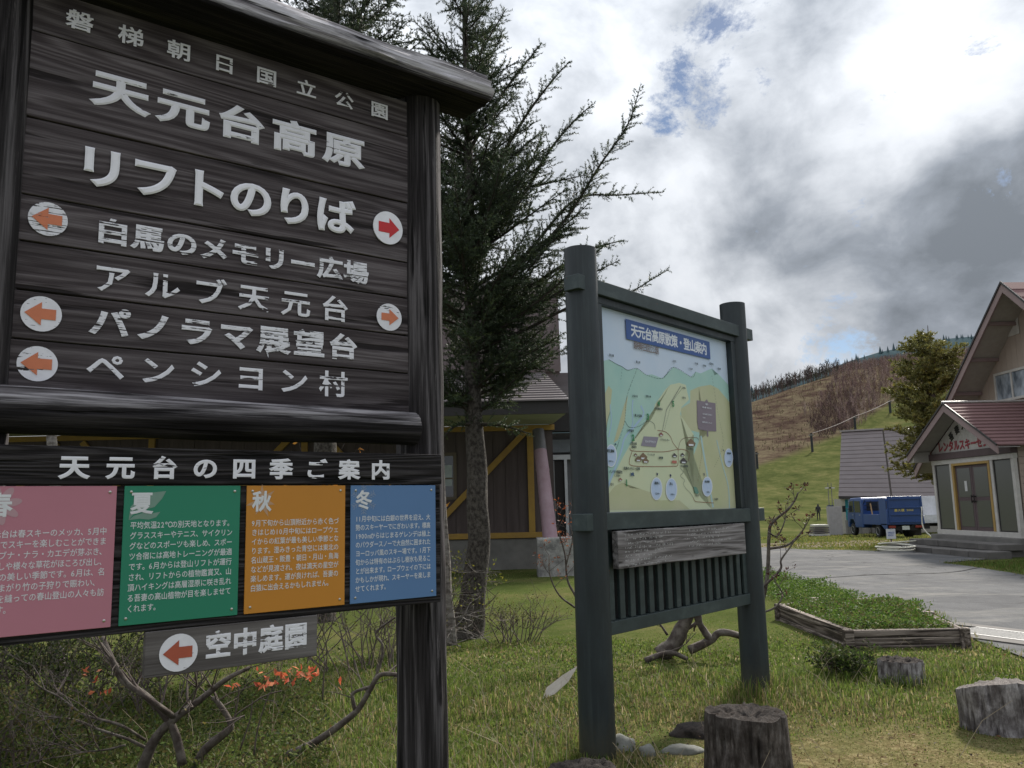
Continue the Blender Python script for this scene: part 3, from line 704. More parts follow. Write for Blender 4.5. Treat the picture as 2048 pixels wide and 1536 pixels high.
mb = MB(); mb.box(.08, 2.01, -.045, .04, .676, .756); mb.build('bottom_rail', G_FR, s2, bevel=.004)
mb = MB(); mb.box(.085, 2.005, -.05, .02, 2.728, 2.772); mb.build('frame_trim', G_POST, s2, bevel=.003)
mb = MB(); mb.box(.10, .145, -.05, .02, 1.408, 2.726); mb.build('frame_trim', G_POST, s2, bevel=.003)
mb = MB(); mb.box(1.925, 1.985, -.05, .02, 1.408, 2.726); mb.build('frame_trim', G_POST, s2, bevel=.003)
for i in range(17):
    x = .135+i*.1125; mb = MB(); mb.box(x, x+.056, -.032+random.uniform(-.002, .002), -.008, .757, 1.302); mb.build('slat', G_FR, s2, bevel=.003, seg=1)
mb = MB(); mb.box(.09, 2.0, .03, .045, .757, 1.302); mb.build('backing_sheet', G_DK, s2)
mb = MB(); mb.box(.14, 1.850, -.104, -.060, 1.068, 1.294); nb_ = mb.build('notice_board', W_SILVER, s2, bevel=.004)
mb = MB()
for q in range(8):
    z = 1.268-q*.026
    for xs_, xe in ((.22, .78), (.98, 1.62)):
        if q > 4 and xs_ > .9: continue
        x = xs_
        while x < xe-.1*(q % 3):
            if random.random() < .66:
                for st in range(random.randint(2, 4)):
                    a = random.choice((0, PI/2, random.uniform(0, PI))); L = random.uniform(.003, .0065); cx, cz = x+random.uniform(-.006, .006), z+random.uniform(-.006, .006)
                    dx, dz = math.cos(a)*L, math.sin(a)*L; nx_, nz_ = -math.sin(a)*.0011, math.cos(a)*.0011
                    mb.add([(cx-dx-nx_, -.1052, cz-dz-nz_), (cx+dx-nx_, -.1052, cz+dz-nz_), (cx+dx+nx_, -.1052, cz+dz+nz_), (cx-dx+nx_, -.1052, cz-dz+nz_)], [(0, 1, 2, 3)])
            x += .019
mb.build('faded_text', M_paint('faded_white', (.55, .55, .55), flake=.2, grain=90, big=14), nb_); tag(bpy.data.objects['faded_text'], kind='stuff')
# map sheet
inv2 = matmat(s2).inverted()
def mu(px, py, yy=0.0):
    d = ray(px, py); M3 = inv2.to_3x3(); o_ = inv2 @ Vector((0, 0, EYE)); dl = M3 @ d
    t = (yy-o_.y)/dl.y; p = o_+dl*t; return p.x, p.z
m, k = newmat('map_print'); tc_ = k.n.new('ShaderNodeTexCoord'); v = tc_.outputs['Object']
f = k.noise(v, 2.2, 5, .6); c = k.ramp(f, [(.35, (.50, .62, .78)), (.65, (.58, .67, .80))]); MAPSKY = finish(m, k, c, .35, None, spec=.5)
mb = MB(); mb.box(.147, 1.923, -.004, .016, 1.407, 2.727); sheet = mb.build('map_sheet', MAPSKY, s2)
MY = [-.0048]
def P_(name, c, c2=None, sc=5):
    m, k = newmat('print_'+name); tc_ = k.n.new('ShaderNodeTexCoord'); f = k.noise(tc_.outputs['Object'], sc, 5, .6)
    return finish(m, k, k.ramp(f, [(.3, c), (.7, c2 or tuple(x*.88 for x in c))]), .38, spec=.5)
def clip(p): return (min(max(p[0], .149), 1.921), min(max(p[1], 1.409), 2.725))
def poly(name, pts, mat, step=True):
    if step: MY[0] -= .00012
    me_b = bmesh.new(); vs = [me_b.verts.new((a, MY[0], b)) for a, b in [clip(mu(*p)) for p in pts]]
    try: me_b.faces.new(vs)
    except ValueError: pass
    bmesh.ops.triangulate(me_b, faces=me_b.faces[:]); me = bpy.data.meshes.new(name); me_b.to_mesh(me); me_b.free()
    return link(name, me, mat, sheet)
def zline(px0, px1):   # map zoom pictures -> photograph pixels
    return px0, px1
def zb(x, y): return 1200+x*280/1955, 800+y*220/1536        # lower enlargement
def zt(x, y): return 1240+x*240/1843, 620+y*200/1536        # upper enlargement
teal = P_('teal', (.33, .55, .50), (.40, .60, .53), 4)
ridge_pts = [zt(-320, 800), zt(-180, 760), zt(-60, 830), zt(20, 870), zt(110, 925), zt(250, 895), zt(400, 1000), zt(480, 990), zt(640, 1050), zt(700, 1010), zt(810, 880), zt(900, 920), zt(1080, 1030), zt(1150, 950), zt(1230, 975), zt(1330, 930), zt(1400, 900), zt(1440, 1000), zt(1500, 985), zt(1600, 1090), zt(1700, 1160)]
poly('map_mountains', ridge_pts+[(1500, 1035), (1150, 1035)], teal)
khaki = P_('khaki', (.46, .49, .28), (.52, .52, .34), 4); khaki2 = P_('khaki_pale', (.60, .64, .43), (.55, .62, .43), 3)
poly('map_hill', [zt(1200, 1180), zt(1380, 1150), zt(1500, 1210), zt(1720, 1420), (1490, 900), (1490, 1030), zb(1500, 1536), zb(1250, 900), zb(1380, 560), zb(1480, 480), zb(1250, 420), zb(1130, 260), zb(1120, 120), zb(1250, 40), zt(1070, 1240)], khaki)
poly('map_hill', [zt(900, 1120), zt(760, 1150), zt(690, 1220), zb(760, 60), zb(700, 280), zb(520, 480), zb(400, 640), zb(300, 820), zb(150, 1120), zb(90, 1290), zb(100, 1600), zb(1550, 1600), zb(1300, 1250), zb(1150, 1000), zb(1200, 600), zb(1300, 480), zb(1110, 200), zb(1130, 100), zt(1050, 1380), zt(1000, 1150)], khaki2)
poly('map_hill', [zb(20, 0), zb(110, -200), zb(160, -140), zb(130, 150), zb(60, 500), zb(30, 560)], khaki)
poly('map_hill', [zb(330, 60), zb(380, -60), zb(330, 330), zb(240, 560), zb(180, 600)], khaki)
poly('map_hill', [zb(90, 1540), zb(120, 1300), zb(200, 1200), zb(300, 1155), zb(420, 1230), zb(560, 1245), zb(700, 1290), zb(760, 1400), zb(1100, 1400), zb(1250, 1540)], khaki, True)
blue = P_('river', (.34, .50, .68), (.40, .55, .70), 9)
def stroke(name, pts, wpx, mat, dash=None, closed=False, smooth=True):
    MY[0] -= .0001
    P = [Vector((*p, 0)) for p in pts]; P = catmull(P, 6) if smooth and len(P) > 2 else P
    q = [Vector((a, 0, b)) for a, b in [clip(mu(p.x, p.y)) for p in P]]
    wd = wpx/1660*5.7/2; mb = MB(); acc = 0
    for a, b in zip(q[:-1], q[1:]):
        d = b-a; L = d.length
        if L < 1e-5: continue
        d /= L; n_ = Vector((-d.z, 0, d.x))*wd; t = 0
        while t < L:
            st = dash[0]*.5 if dash else L
            e = min(L, t+(dash[0] if dash else L)); p0 = a+d*t; p1 = a+d*e
            mb.add([tuple(v_+Vector((0, MY[0], 0))) for v_ in (p0-n_, p1-n_, p1+n_, p0+n_)], [(0, 1, 2, 3)])
            t += (sum(dash) if dash else L)
    return tag(mb.build(name, mat, sheet), kind='stuff')
stroke('map_river', [zb(560, 80), zb(600, 200), zb(480, 360), zb(340, 520), zb(290, 700), zb(220, 900), zb(140, 1100), zb(90, 1270)], 5, blue)
stroke('map_river', [zb(450, 0), zb(440, 130), zb(450, 300), zb(430, 390)], 3.4, blue)
stroke('map_river', [zb(130, 60), zb(150, 300), zb(110, 520)], 2.6, blue)
stroke('map_river', [zb(1400, 500), zb(1440, 760), zb(1500, 1100), zb(1570, 1500)], 7, P_('river_pale', (.42, .60, .62)))
stroke('map_river', [zb(1620, 560), zb(1700, 900), zb(1780, 1200), zb(1800, 1530)], 4, P_('river_pale2', (.42, .60, .62)))
dot = P_('dots', (.05, .09, .08)); 
stroke('map_trail', [zt(-180, 765), zt(-60, 835), zt(20, 872), zt(110, 925), zt(250, 897), zt(400, 1000), zt(640, 1050), zt(810, 880), zt(1090, 1030), zt(1150, 950)], 1.0, dot, (.012, .011))
stroke('map_trail', [zt(250, 905), zb(380, -100), zb(350, 60), zb(335, 290), zb(260, 560), zb(215, 690)], .9, dot, (.012, .011))
stroke('map_trail', [zb(335, 290), zb(400, 380), zb(530, 370), zb(650, 295), zb(740, 330), zb(760, 410)], 1.0, dot, (.012, .011))
stroke('map_trail', [zt(1400, 1010), zb(1640, 200), zb(1710, 560), zb(1660, 780), zb(1580, 950)], .8, dot, (.010, .012))
stroke('map_trail', [zb(130, 170), zb(90, 300), zb(80, 440)], .9, dot, (.012, .011))
stroke('map_trail', [zt(0, 1070), zt(20, 900)], .8, dot, (.010, .012))
stroke('map_trail', [zb(1370, 560), zb(1410, 720), zb(1390, 900), zb(1350, 1150)], .9, P_('ochre', (.30, .2, .06)), (.012, .012))
stroke('map_lift', [zt(920, 1170), zt(800, 1370), zt(700, 1536), zb(860, 430)], 2.2, P_('grey', (.20, .22, .2)), (.006, .004), smooth=False)
stroke('map_lift', [zt(945, 1200), zb(990, 30), zb(890, 410)], .8, dot, (.008, .006), smooth=False)
red = P_('road', (.27, .10, .05))
stroke('map_road', [zb(790, 425), zb(900, 445), zb(970, 510), zb(1010, 600), zb(1080, 690)], 1.2, red)
stroke('map_road', [zb(405, 670), zb(440, 710), zb(700, 722), zb(900, 722), zb(1080, 690), zb(1180, 700), zb(1235, 750), zb(1220, 860)], 1.2, red)
stroke('map_road', [zb(440, 710), zb(400, 840), zb(430, 915), zb(700, 930), zb(1000, 925), zb(1075, 900), zb(1080, 690)], 1.2, red)
stroke('map_road', [zb(1080, 690), zb(1110, 580), zb(1180, 530), zb(1330, 525), zb(1370, 560)], 1.1, P_('road2', (.2, .13, .08)))
stroke('map_road', [zb(1190, 950), zb(1300, 1250)], 1.0, dot, smooth=False)
stroke('map_road', [zb(1290, 1360), zb(1320, 1415), zb(1400, 1425), zb(1580, 1438)], 1.2, red)
stroke('map_path', [zb(1110, 950), zb(1150, 1010), zb(1110, 1060), zb(1170, 1120), zb(1150, 1170), zb(1190, 1240), zb(1240, 1290), zb(1290, 1360)], .7, dot)
grey = P_('grey_block', (.27, .25, .31)); poly('map_block', [zb(600, 508), zb(805, 520), zb(765, 660), zb(558, 640)], grey)
gb = P_('grey_board', (.22, .18, .22))
poly('map_board_drawing', [zb(1340, 5), zb(1450, 22), zb(1480, -10), zb(1500, 30), zb(1600, 45), zb(1612, 440), zb(1500, 435), zb(1502, 510), zb(1482, 510), zb(1480, 435), zb(1360, 410), zb(1345, 300)], gb)
white = P_('white', (.72, .76, .82)); sb = P_('pale_blue', (.42, .55, .76), (.5, .6, .78), 30)
for cx, cy in ((140, 780), (775, 1240), (983, 1250), (1483, 1210), (1782, 808)):
    rx, ry = (82, 160) if cx < 1700 else (62, 132)
    if cx == 1483: rx, ry = 74, 140
    poly('map_oval', [zb(cx+rx*math.cos(t*PI/12), cy+ry*math.sin(t*PI/12)) for t in range(24)], white)
    poly('map_oval', [zb(cx+rx*.88*math.cos(t*PI/12), cy+ry*.92*math.sin(t*PI/12)) for t in range(24)], sb)
for a in (((200, 598), (185, 640), (215, 622)), ((775, 1012), (780, 1070), (797, 1030)), ((958, 1035), (968, 1090), (984, 1046)), ((1428, 1028), (1448, 1068), (1442, 1018)), ((1705, 685), (1725, 720), (1703, 705))):
    poly('map_pointer', [zb(*p) for p in a], P_('navy', (.03, .05, .12)))
bm_ = P_('building', (.20, .13, .07)); bd = P_('building_dark', (.06, .05, .05))
def hut(cx, cy, s_, c1=bm_):
    poly('map_building', [zb(cx-s_, cy), zb(cx-s_*.1, cy-s_*1.0), zb(cx+s_, cy+s_*.1), zb(cx+s_*.8, cy+s_*.2), zb(cx+s_*.75, cy+s_*.8), zb(cx-s_*.8, cy+s_*.75), zb(cx-s_*.8, cy+s_*.1)], c1)
    poly('map_building', [zb(cx-s_*.55, cy+s_*.25), zb(cx+s_*.5, cy+s_*.3), zb(cx+s_*.5, cy+s_*.7), zb(cx-s_*.55, cy+s_*.65)], white)
for a in ((590, 790, 55), (520, 825, 45), (480, 765, 24), (620, 845, 45), (1025, 775, 34, bd), (1135, 765, 28, bd), (1255, 600, 62, bm_), (835, 480, 30, P_('hut_red', (.25, .08, .06))), (1150, 850, 48, bd), (265, 1110, 26, P_('hut_red2', (.3, .14, .08)))): hut(*a)
poly('map_station', [zb(1285, 1210), zb(1330, 1220), zb(1360, 1290), zb(1345, 1315), zb(1305, 1300)], P_('station', (.12, .28, .22)))
poly('map_horse', [zb(400, 1010), zb(420, 1025), zb(440, 1005), zb(455, 1030), zb(445, 1045), zb(462, 1068), zb(430, 1055), zb(402, 1065), zb(415, 1040)], P_('horse', (.05, .10, .2)))
poly('map_sign_mark', [zb(985, 845), zb(1050, 848), zb(1050, 888), zb(985, 882)], P_('mark_red', (.5, .16, .12)))
MY[0] -= .00012
banner = MB(); xa, za = mu(1248, 638); xb, zb_ = mu(1418, 718); banner.add([(xa, MY[0], za-.138), (xb, MY[0], za-.138), (xb, MY[0], za), (xa, MY[0], za)], [(0, 1, 2, 3)]); banner.build('map_title_band', P_('title_blue', (.022, .085, .30), (.02, .078, .28)), sheet)
def maptext(items, mat, name='map_lettering'):
    MY[0] -= .00012; mb = MB()
    for t, px, py, h, b in items:
        x, z = mu(px, py); hh = h/1660*5.8; wd = hh*.98; n = len(t)
        adv = [glyph(c_)[2] for c_ in t]; tot = sum(adv)*wd; xx = x-tot/2
        for c_, a_ in zip(t, adv): lay(mb, c_, xx+a_*wd/2, z, wd, hh, MY[0], b, .0002); xx += a_*wd
    return tag(mb.build(name, mat, sheet), kind='stuff')
maptext([], white) if False else None
MY[0] -= .00012; mb = MB(); za_ = (za+za-.138)/2
row(mb, '天元台高原散策・登山案内', xa+.105, xb-.095, za_, .092, .094, MY[0], .03, .0003); tag(mb.build('map_title', white, sheet), kind='stuff')
txt = P_('ink', (.035, .06, .06)); brn = P_('ink_brown', (.16, .10, .08)); grn = P_('green_digit', (.01, .22, .06), (.01, .2, .06))
MY[0] -= .00012; mb = MB(); x_, z_ = mu(*zt(215, 545)); x2, z2 = mu(*zt(550, 630)); row(mb, '磐梯朝日国立公園', x_, x2, z_, .046, .058, MY[0], .006, .0003, z2); tag(mb.build('map_subtitle', brn, sheet), kind='stuff')
maptext([('1', *zb(353, 1155), 16, .05), ('2', *zb(445, 525), 16, .05), ('3', *zb(652, 235), 16, .05), ('4', *zb(803, 45), 16, .05), ('5', *zb(1005, 55), 16, .05)], grn, 'map_numbers')
maptext([('東大巓', *zt(-155, 700), 5.2, .02), ('藤十郎', *zt(255, 805), 5.2, .02), ('人形石', *zt(812, 790), 5.0, .02), ('中大巓', *zt(1150, 825), 5.0, .02), ('天狗岩', *zt(1275, 860), 5.0, .02), ('西吾妻山', *zt(1385, 830), 5.0, .02), ('西大巓', *zt(1500, 905), 5.0, .02),
         ('いろは沼', *zt(1060, 905), 4.6, .02), ('大平温泉', *zb(405, 430), 5.6, .03), ('火焔の滝', *zb(445, 610), 5.6, .03), ('展望台', *zb(458, 655), 5.0, .03), ('リフトセンター', *zb(885, 560), 5.2, .03), ('最上川源流', *zb(515, 220), 5.2, .03),
         ('中吾妻展望台', *zb(800, 125), 4.8, .03), ('火焔の滝', *zt(205, 1325), 4.8, .02), ('明道の滝', *zt(412, 1330), 4.8, .02), ('蔵王連峰', *zb(125, 712), 6.2, .03), ('1841m', *zb(128, 855), 5, .02), ('鳥海山', *zb(775, 1160), 6, .03), ('2236m', *zb(778, 1305), 5, .02), ('月山', *zb(972, 1170), 6.4, .03), ('1984m', *zb(990, 1318), 5, .02),
         ('朝日連峰', *zb(1478, 1140), 5.2, .03), ('1870m', *zb(1488, 1285), 4.6, .02), ('飯豊連峰', *zb(1780, 745), 4.6, .03), ('2128m', *zb(1783, 860), 4.4, .02), ('白馬のメモリー広場', *zb(422, 958), 6.2, .03), ('パノラマ展望台', *zb(200, 1005), 6.2, .03), ('1,350m', *zb(213, 1055), 5.4, .02),
         ('松川', *zb(145, 1178), 5.6, .02), ('野草園', *zb(830, 810), 5.2, .03), ('ペンシヨン村', *zb(690, 765), 4.6, .02), ('アルブ天元台', *zb(1235, 685), 5.2, .03), ('天元台高原駅', *zb(1155, 925), 5.2, .03), ('湯元駅', *zb(1335, 1335), 4.6, .02), ('梵天岩', *zt(960, 1350), 4.6, .02), ('白布温泉', *zb(1600, 1385), 4.8, .02),
         ('北望台', *zt(960, 1200), 4.4, .02)], txt)
maptext([('スカイグラウンド', *zb(680, 585), 5.0, .03), ('お願い', *zb(1470, 62), 4.6, .02), ('●高山植物、動物を大切に', *zb(1475, 112), 3.6, .02), ('●ゴミは必ず、持ち帰って', *zb(1480, 205), 3.6, .02), ('ください', *zb(1430, 250), 3.6, .02), ('●自然を大切にしましょう。', *zb(1480, 318), 3.6, .02)], white, 'map_white_lettering')

# ------------------------------------------------------------------ dark chalet behind the signs (front wall at Y = 20)
C_WALL = M_plain('brown_stained_boards', (.060, .044, .042), (.095, .073, .070), scale=1.2, stretch=(6, 1, .5), rough=.85, bump=.3)
C_YEL = M_plain('ochre_paint', (.36, .215, .035), (.26, .155, .04), scale=3, rough=.7)
C_CONC = M_plain('grey_concrete', (.20, .19, .175), (.13, .125, .115), scale=2.5, rough=.95, bump=.4)
C_ROOF = M_plain('brown_roof_sheet', (.10, .085, .085), (.15, .13, .13), scale=1.5, stretch=(.4, 1, 1), rough=.38, bump=.1)
C_CLAD = M_plain('purple_brown_cladding', (.115, .085, .085), (.15, .115, .115), scale=2, rough=.7)
C_SOF = M_plain('pale_soffit', (.34, .35, .27), (.42, .42, .34), scale=2, rough=.8)
C_DARK = M_plain('dark_fascia', (.02, .017, .017), rough=.6)
m, k = newmat('window_glass'); b = k.n.new('ShaderNodeBsdfPrincipled'); b.inputs['Base Color'].default_value = (.03, .035, .04, 1); b.inputs['Roughness'].default_value = .05; b.inputs['Specular IOR Level'].default_value = .8
o_ = k.n.new('ShaderNodeOutputMaterial'); k.l.new(b.outputs[0], o_.inputs[0]); GLASS = m
C_FRAME = M_plain('bronze_frame', (.12, .09, .055), rough=.5)
ch = thing('chalet', 'dark brown chalet with ochre timber braces and pale soffit behind the spruce', 'building', (.0, 20, 0))
def wx(px, Y=20): return at(px, 1000, Y).x
YB = 20
def bz(py, Y=20): return EYE+(1016-py)/F_PX*Y*1.0
mb = MB(); mb.box(-17, 1.05, 0, .3, -.3, .72); mb.build('foundation', C_CONC, ch)
# wall boards
x = -17.0; i = 0
while x < .93:
    wd = .30; mb = MB(); mb.box(x, min(x+wd-.008, .93), .02+random.uniform(0, .008), .06, .72, 3.38); mb.build('wall_board', C_WALL, ch); x += wd; i += 1
mb = MB(); mb.box(-17, .95, .065, .3, .6, 3.4); mb.build('wall', C_WALL, ch)
for z in (.74, 3.29):
    mb = MB(); mb.box(-17, 1.0, -.05, .018, z, z+.13); mb.build('ochre_beam', C_YEL, ch, bevel=.006)
for px in (1063, 608, 300, -50):
    x = wx(px); mb = MB(); mb.box(x-.075, x+.075, -.045, .018, .872, 3.288); mb.build('ochre_post', C_YEL, ch, bevel=.006)
for (xa_, za_), (xb_, zb2) in (((wx(889), bz(1030)), (wx(1058), bz(862))), ((wx(640)+.1, 3.25), (wx(640)+2.0, 1.2)), ((wx(580), 3.25), (wx(580)-2.0, 1.2)), ((wx(160), 3.25), (wx(160)+1.6, 1.3)), ((wx(110), 3.25), (wx(110)-1.6, 1.3))):
    mb = MB(); mb.bar((xa_, -.03, za_), (xb_, -.03, zb2), .14, .07, (0, 1, 0)); mb.build('ochre_brace', C_YEL, ch, bevel=.005)
# window
xw = wx(893); mb = MB()
for a in ((xw-.55, xw+.25, .72+0.95, 1.74), (xw-.55, xw+.25, 2.72, 2.80)): mb.box(a[0], a[1], -.01, .0185, a[2], a[3])
mb.box(xw-.55, xw-.48, -.01, .0185, 1.74, 2.72); mb.box(xw+.17, xw+.25, -.01, .0185, 1.74, 2.72); mb.box(xw-.48, xw+.17, -.005, .0185, 2.16, 2.20)
fr = mb.build('window', C_FRAME, ch); mb = MB(); mb.box(xw-.478, xw+.168, .006, .016, 1.742, 2.718); mb.build('pane', GLASS, fr)
mb = MB(); mb.add([(xw-.10, .0045, 2.0), (xw+.14, .0045, 2.0), (xw+.14, .0045, 2.5), (xw-.10, .0045, 2.5)], [(0, 1, 2, 3)]); mb.build('paper_notice', M_plain('paper', (.45, .5, .5), rough=.8), fr)
# eave: fascia, soffit, lower roof
mb = MB(); mb.box(-17, 1.20, -2.40, -2.34, 3.42, 3.72); mb.build('fascia', C_DARK, ch)
mb = MB(); mb.add([(-17, -2.335, 3.44), (1.17, -2.335, 3.44), (.95, .0, 3.43), (-17, .0, 3.43), (-17, -2.335, 3.47), (1.17, -2.335, 3.47), (.95, .0, 3.46), (-17, 0, 3.46)], [(0, 1, 2, 3), (7, 6, 5, 4), (0, 4, 5, 1), (1, 5, 6, 2), (2, 6, 7, 3)]); mb.build('soffit', C_SOF, ch)
for q in range(13):     # roof courses, stepped
    t0, t1 = q/13, (q+1)/13
    y0, z0 = -2.46+2.75*t0, 3.73+1.05*t0; y1, z1 = -2.46+2.75*t1, 3.73+1.05*t1
    xr0, xr1 = 1.22-.42*t0, 1.22-.42*t1
    mb = MB(); mb.add([(-17, y0, z0), (xr0, y0, z0), (xr1, y1, z1-.03), (-17, y1, z1-.03), (-17, y0, z0-.035), (xr0, y0, z0-.035)], [(0, 1, 2, 3), (4, 5, 1, 0)]); mb.build('roof_course', C_ROOF, ch)
for q in range(10):     # steep upper cladding
    z0 = 4.78+q*.22; y0 = .32+q*.045; mb = MB(); mb.box(-17, 1.22, y0, y0+.08, z0, z0+.212); mb.build('cladding_board', C_CLAD, ch)
mb = MB(); mb.add([(-17, .41, 4.7), (1.2, .41, 4.7), (1.2, .85, 6.9), (-17, .85, 6.9)], [(0, 1, 2, 3)]); mb.build('upper_wall', C_CLAD, ch)
for q in range(8): mb = MB(); mb.box(-17.2, 1.4-q*.12, .75+q*.5, 1.28+q*.5, 6.93+q*.16, 7.10+q*.16); mb.build('upper_roof_course', C_ROOF, ch)
mb = MB(); mb.box(.2, 3.3, 1.0, 6, -.2, 3.3); mb.build('side_wall', M_plain('dim_wall', (.10, .10, .105), rough=.8), ch)
for q in range(5):
    mb = MB(); mb.box(.95, 3.4, .2+q*.35, .56+q*.35, 4.1+q*.17, 4.26+q*.17); mb.build('side_roof_course', C_ROOF, ch)
mb = MB(); mb.box(.9, 3.4, .5, .9, 3.3, 3.9); mb.build('side_fascia', C_DARK, ch)
# entrance with white frame, duct and plinth
mb = MB(); xd0, xd1 = wx(1090), wx(1141)
mb.box(xd0, xd1+.6, .88, .99, 2.62, 2.74); mb.box(xd0, xd0+.06, .88, .99, .6, 2.62); mb.box(xd1-.07, xd1, .88, .99, .6, 2.62); fr = mb.build('door_frame', M_plain('white_frame', (.55, .56, .58), rough=.5), ch)
mb = MB(); mb.box(xd0+.30, xd1-.072, .94, .985, .6, 2.60); mb.build('door', M_plain('open_dark', (.015, .012, .012), rough=.7), ch)
mb = MB(); mb.box(xd0+.062, xd0+.295, .93, .985, .6, 2.60); mb.build('door_leaf', M_plain('leaf_grey', (.2, .2, .2), rough=.4), ch)
mb = MB(); mb.box(xd0-.1, xd1+.6, .87, .99, 2.80, 3.12); mb.build('lintel', M_plain('slate', (.16, .18, .2), rough=.6), ch)
pa, pb = at(1076, 858, 19.0), at(1101, 1080, 18.3)
dct = thing('leaning_duct', 'slim mauve round duct leaning beside the chalet entrance on a concrete plinth', 'pipe', (pb.x, pb.y, 0))
mb = MB(); d_ = pa-pb
mb.tube([Vector((0, 0, pb.z))+d_*t for t in (0, .3, .32, .34, .6, .62, .64, .8)], [.165, .155, .162, .155, .148, .155, .148, .142], 16); mb.build('duct', M_plain('mauve_metal', (.27, .17, .20), (.33, .23, .26), rough=.5), dct, smooth=True)
mb = MB(); mb.tube([Vector((0, 0, pb.z))+d_*t for t in (.8, .99)], [.142, .135], 16); mb.build('duct_end', M_plain('grey_metal', (.12, .115, .12), rough=.5), dct, smooth=True)
g = at(1103, 1155, 17.6)
pl = MB(); pl.box(-.55, .55, -.35, .45, -.2, .80); o = pl.build('concrete_plinth', M_plain('rough_concrete', (.36, .35, .33), (.16, .155, .15), scale=4, rough=1, bump=1, bdist=.02, lo=.4, hi=.6), None, bevel=.03); o.location = (1.0, 18.1, 0)
tag(o, 'mottled grey concrete plinth under the leaning duct', 'plinth')

# ------------------------------------------------------------------ ski rental house on the right
D_ = Vector((math.sin(math.radians(2.1)), -math.cos(math.radians(2.1)), 0)); rzh = math.atan2(D_.y, D_.x)
h = thing('rental_house', 'beige steep gabled ski rental house with a mauve roofed glazed entrance porch', 'building', (12.377, 24.6, 0), rzh)
H_WALL = M_plain('beige_boards', (.40, .33, .275), (.335, .275, .23), scale=1.5, rough=.85); H_WHITE = M_plain('white_trim', (.54, .52, .48), (.42, .40, .37), rough=.6)
H_MAUVE = M_plain('mauve_trim', (.26, .19, .18), (.21, .15, .145), scale=2, rough=.7); H_ROOF = M_plain('mauve_roof', (.17, .10, .095), (.14, .08, .08), scale=1.5, rough=.8, spec=.12); H_DKM = M_plain('deep_mauve', (.10, .068, .07), rough=.7)
H_BLK = M_plain('black_edge', (.02, .016, .015), rough=.5); H_YEL = M_plain('yellow_frame', (.40, .25, .06), (.34, .22, .07), rough=.6); H_SOF = M_plain('porch_soffit', (.36, .34, .30), (.30, .28, .25), rough=.8)
m, k = newmat('shaded_glass'); b = k.n.new('ShaderNodeBsdfPrincipled'); b.inputs['Base Color'].default_value = (.085, .088, .078, 1); b.inputs['Roughness'].default_value = .18; o_ = k.n.new('ShaderNodeOutputMaterial'); k.l.new(b.outputs[0], o_.inputs[0]); GL2 = m
# foundation slab and steps of stone blocks
mb = MB(); mb.box(-.15, 3.95, -.2, 2, -.2, .42); mb.build('foundation', C_CONC, h, bevel=.01)
steps_m = M_plain('step_stone', (.075, .07, .066), (.14, .13, .12), scale=2, rough=.95, bump=.6)
for (x0, x1, yf, z0, z1) in ((-.3, 4.6, -1.45, -.05, .155), (.0, 4.3, -.95, .157, .31)):
    x = x0
    while x < x1-.1:
        wd = random.uniform(.7, 1.0); xe = min(x+wd, x1); mb = MB(); mb.box(x+.004, xe-.004, yf+random.uniform(-.02, .02), yf+.62 if z0 > .1 else yf+.6, z0, z1+random.uniform(-.01, .01)); mb.build('step_block', steps_m, h, bevel=.018); x = xe
mb = MB(); mb.box(.1, 4.2, -.85, -.2, -.1, .145); mb.build('step_core', steps_m, h)
# porch front : white posts, glass, yellow door frame
def pf(name, x0, x1, z0, z1, mat, y0=-.04, y1=.06, bv=.006): mb = MB(); mb.box(x0, x1, y0, y1, z0, z1); return mb.build(name, mat, h, bevel=bv)
pf('sill', -.03, 3.78, .422, .555, H_WHITE, -.06, .08); pf('head_beam', -.03, 3.78, 2.40, 2.53, H_WHITE, -.05, .08)
for x in (-.02, .88, 2.78, 3.66): pf('white_post', x, x+.115, .557, 2.398, H_WHITE)
for x0, x1 in ((.097, .878), (2.897, 3.658)):
    q = pf('glass_panel', x0+.03, x1-.03, .59, 2.37, GL2, .0, .02, 0)
    mb = MB(); 
    for a in ((x0, x1, .557, .588), (x0, x1, 2.372, 2.398)): mb.box(a[0], a[1], -.01, .04, a[2], a[3])
    mb.box(x0, x0+.028, -.01, .04, .59, 2.37); mb.box(x1-.028, x1, -.01, .04, .59, 2.37); mb.build('glass_frame', H_BLK, h)
pf('door_frame', .997, 1.09, .557, 2.33, H_YEL, -.055, .05); pf('door_frame', 2.69, 2.778, .557, 2.33, H_YEL, -.055, .05); pf('door_frame', .997, 2.778, 2.332, 2.398, H_YEL, -.055, .05)
for x0, x1, hx in ((1.095, 1.885, 1.83), (1.895, 2.685, 1.95)):
    dr = pf('door', x0, x1, .56, 2.328, H_DKM, .0, .035, .004)
    for z0, z1 in ((.66, 1.36), (1.46, 2.25)):
        mb = MB(); mb.box(x0+.09, x1-.09, -.006, -.001, z0, z1); mb.build('pane', GL2, dr)
    mb = MB(); mb.tube([(hx, -.05, 1.30), (hx, -.05, 1.52)], .014, 8); mb.box(hx-.02, hx+.02, -.05, .0, 1.33, 1.36); mb.box(hx-.02, hx+.02, -.05, .0, 1.46, 1.49); mb.build('handle', H_BLK, dr)
mb = MB(); mb.add([(1.5, -.0085, 1.62), (1.62, -.0085, 1.62), (1.62, -.0085, 1.9), (1.5, -.0085, 1.9)], [(0, 1, 2, 3)]); mb.build('paper_notice', M_plain('paper2', (.6, .6, .58), rough=.8), h)
pf('porch_lintel', -.06, 3.80, 2.535, 2.72, H_DKM, -.10, .08)
mb = MB(); mb.prism([(-.05, 2.72), (3.78, 2.72), (3.78, 2.76), (1.865, 3.93), (-.05, 2.76)], .05, 'xz', .0); mb.build('gable_panel', H_WHITE, h)
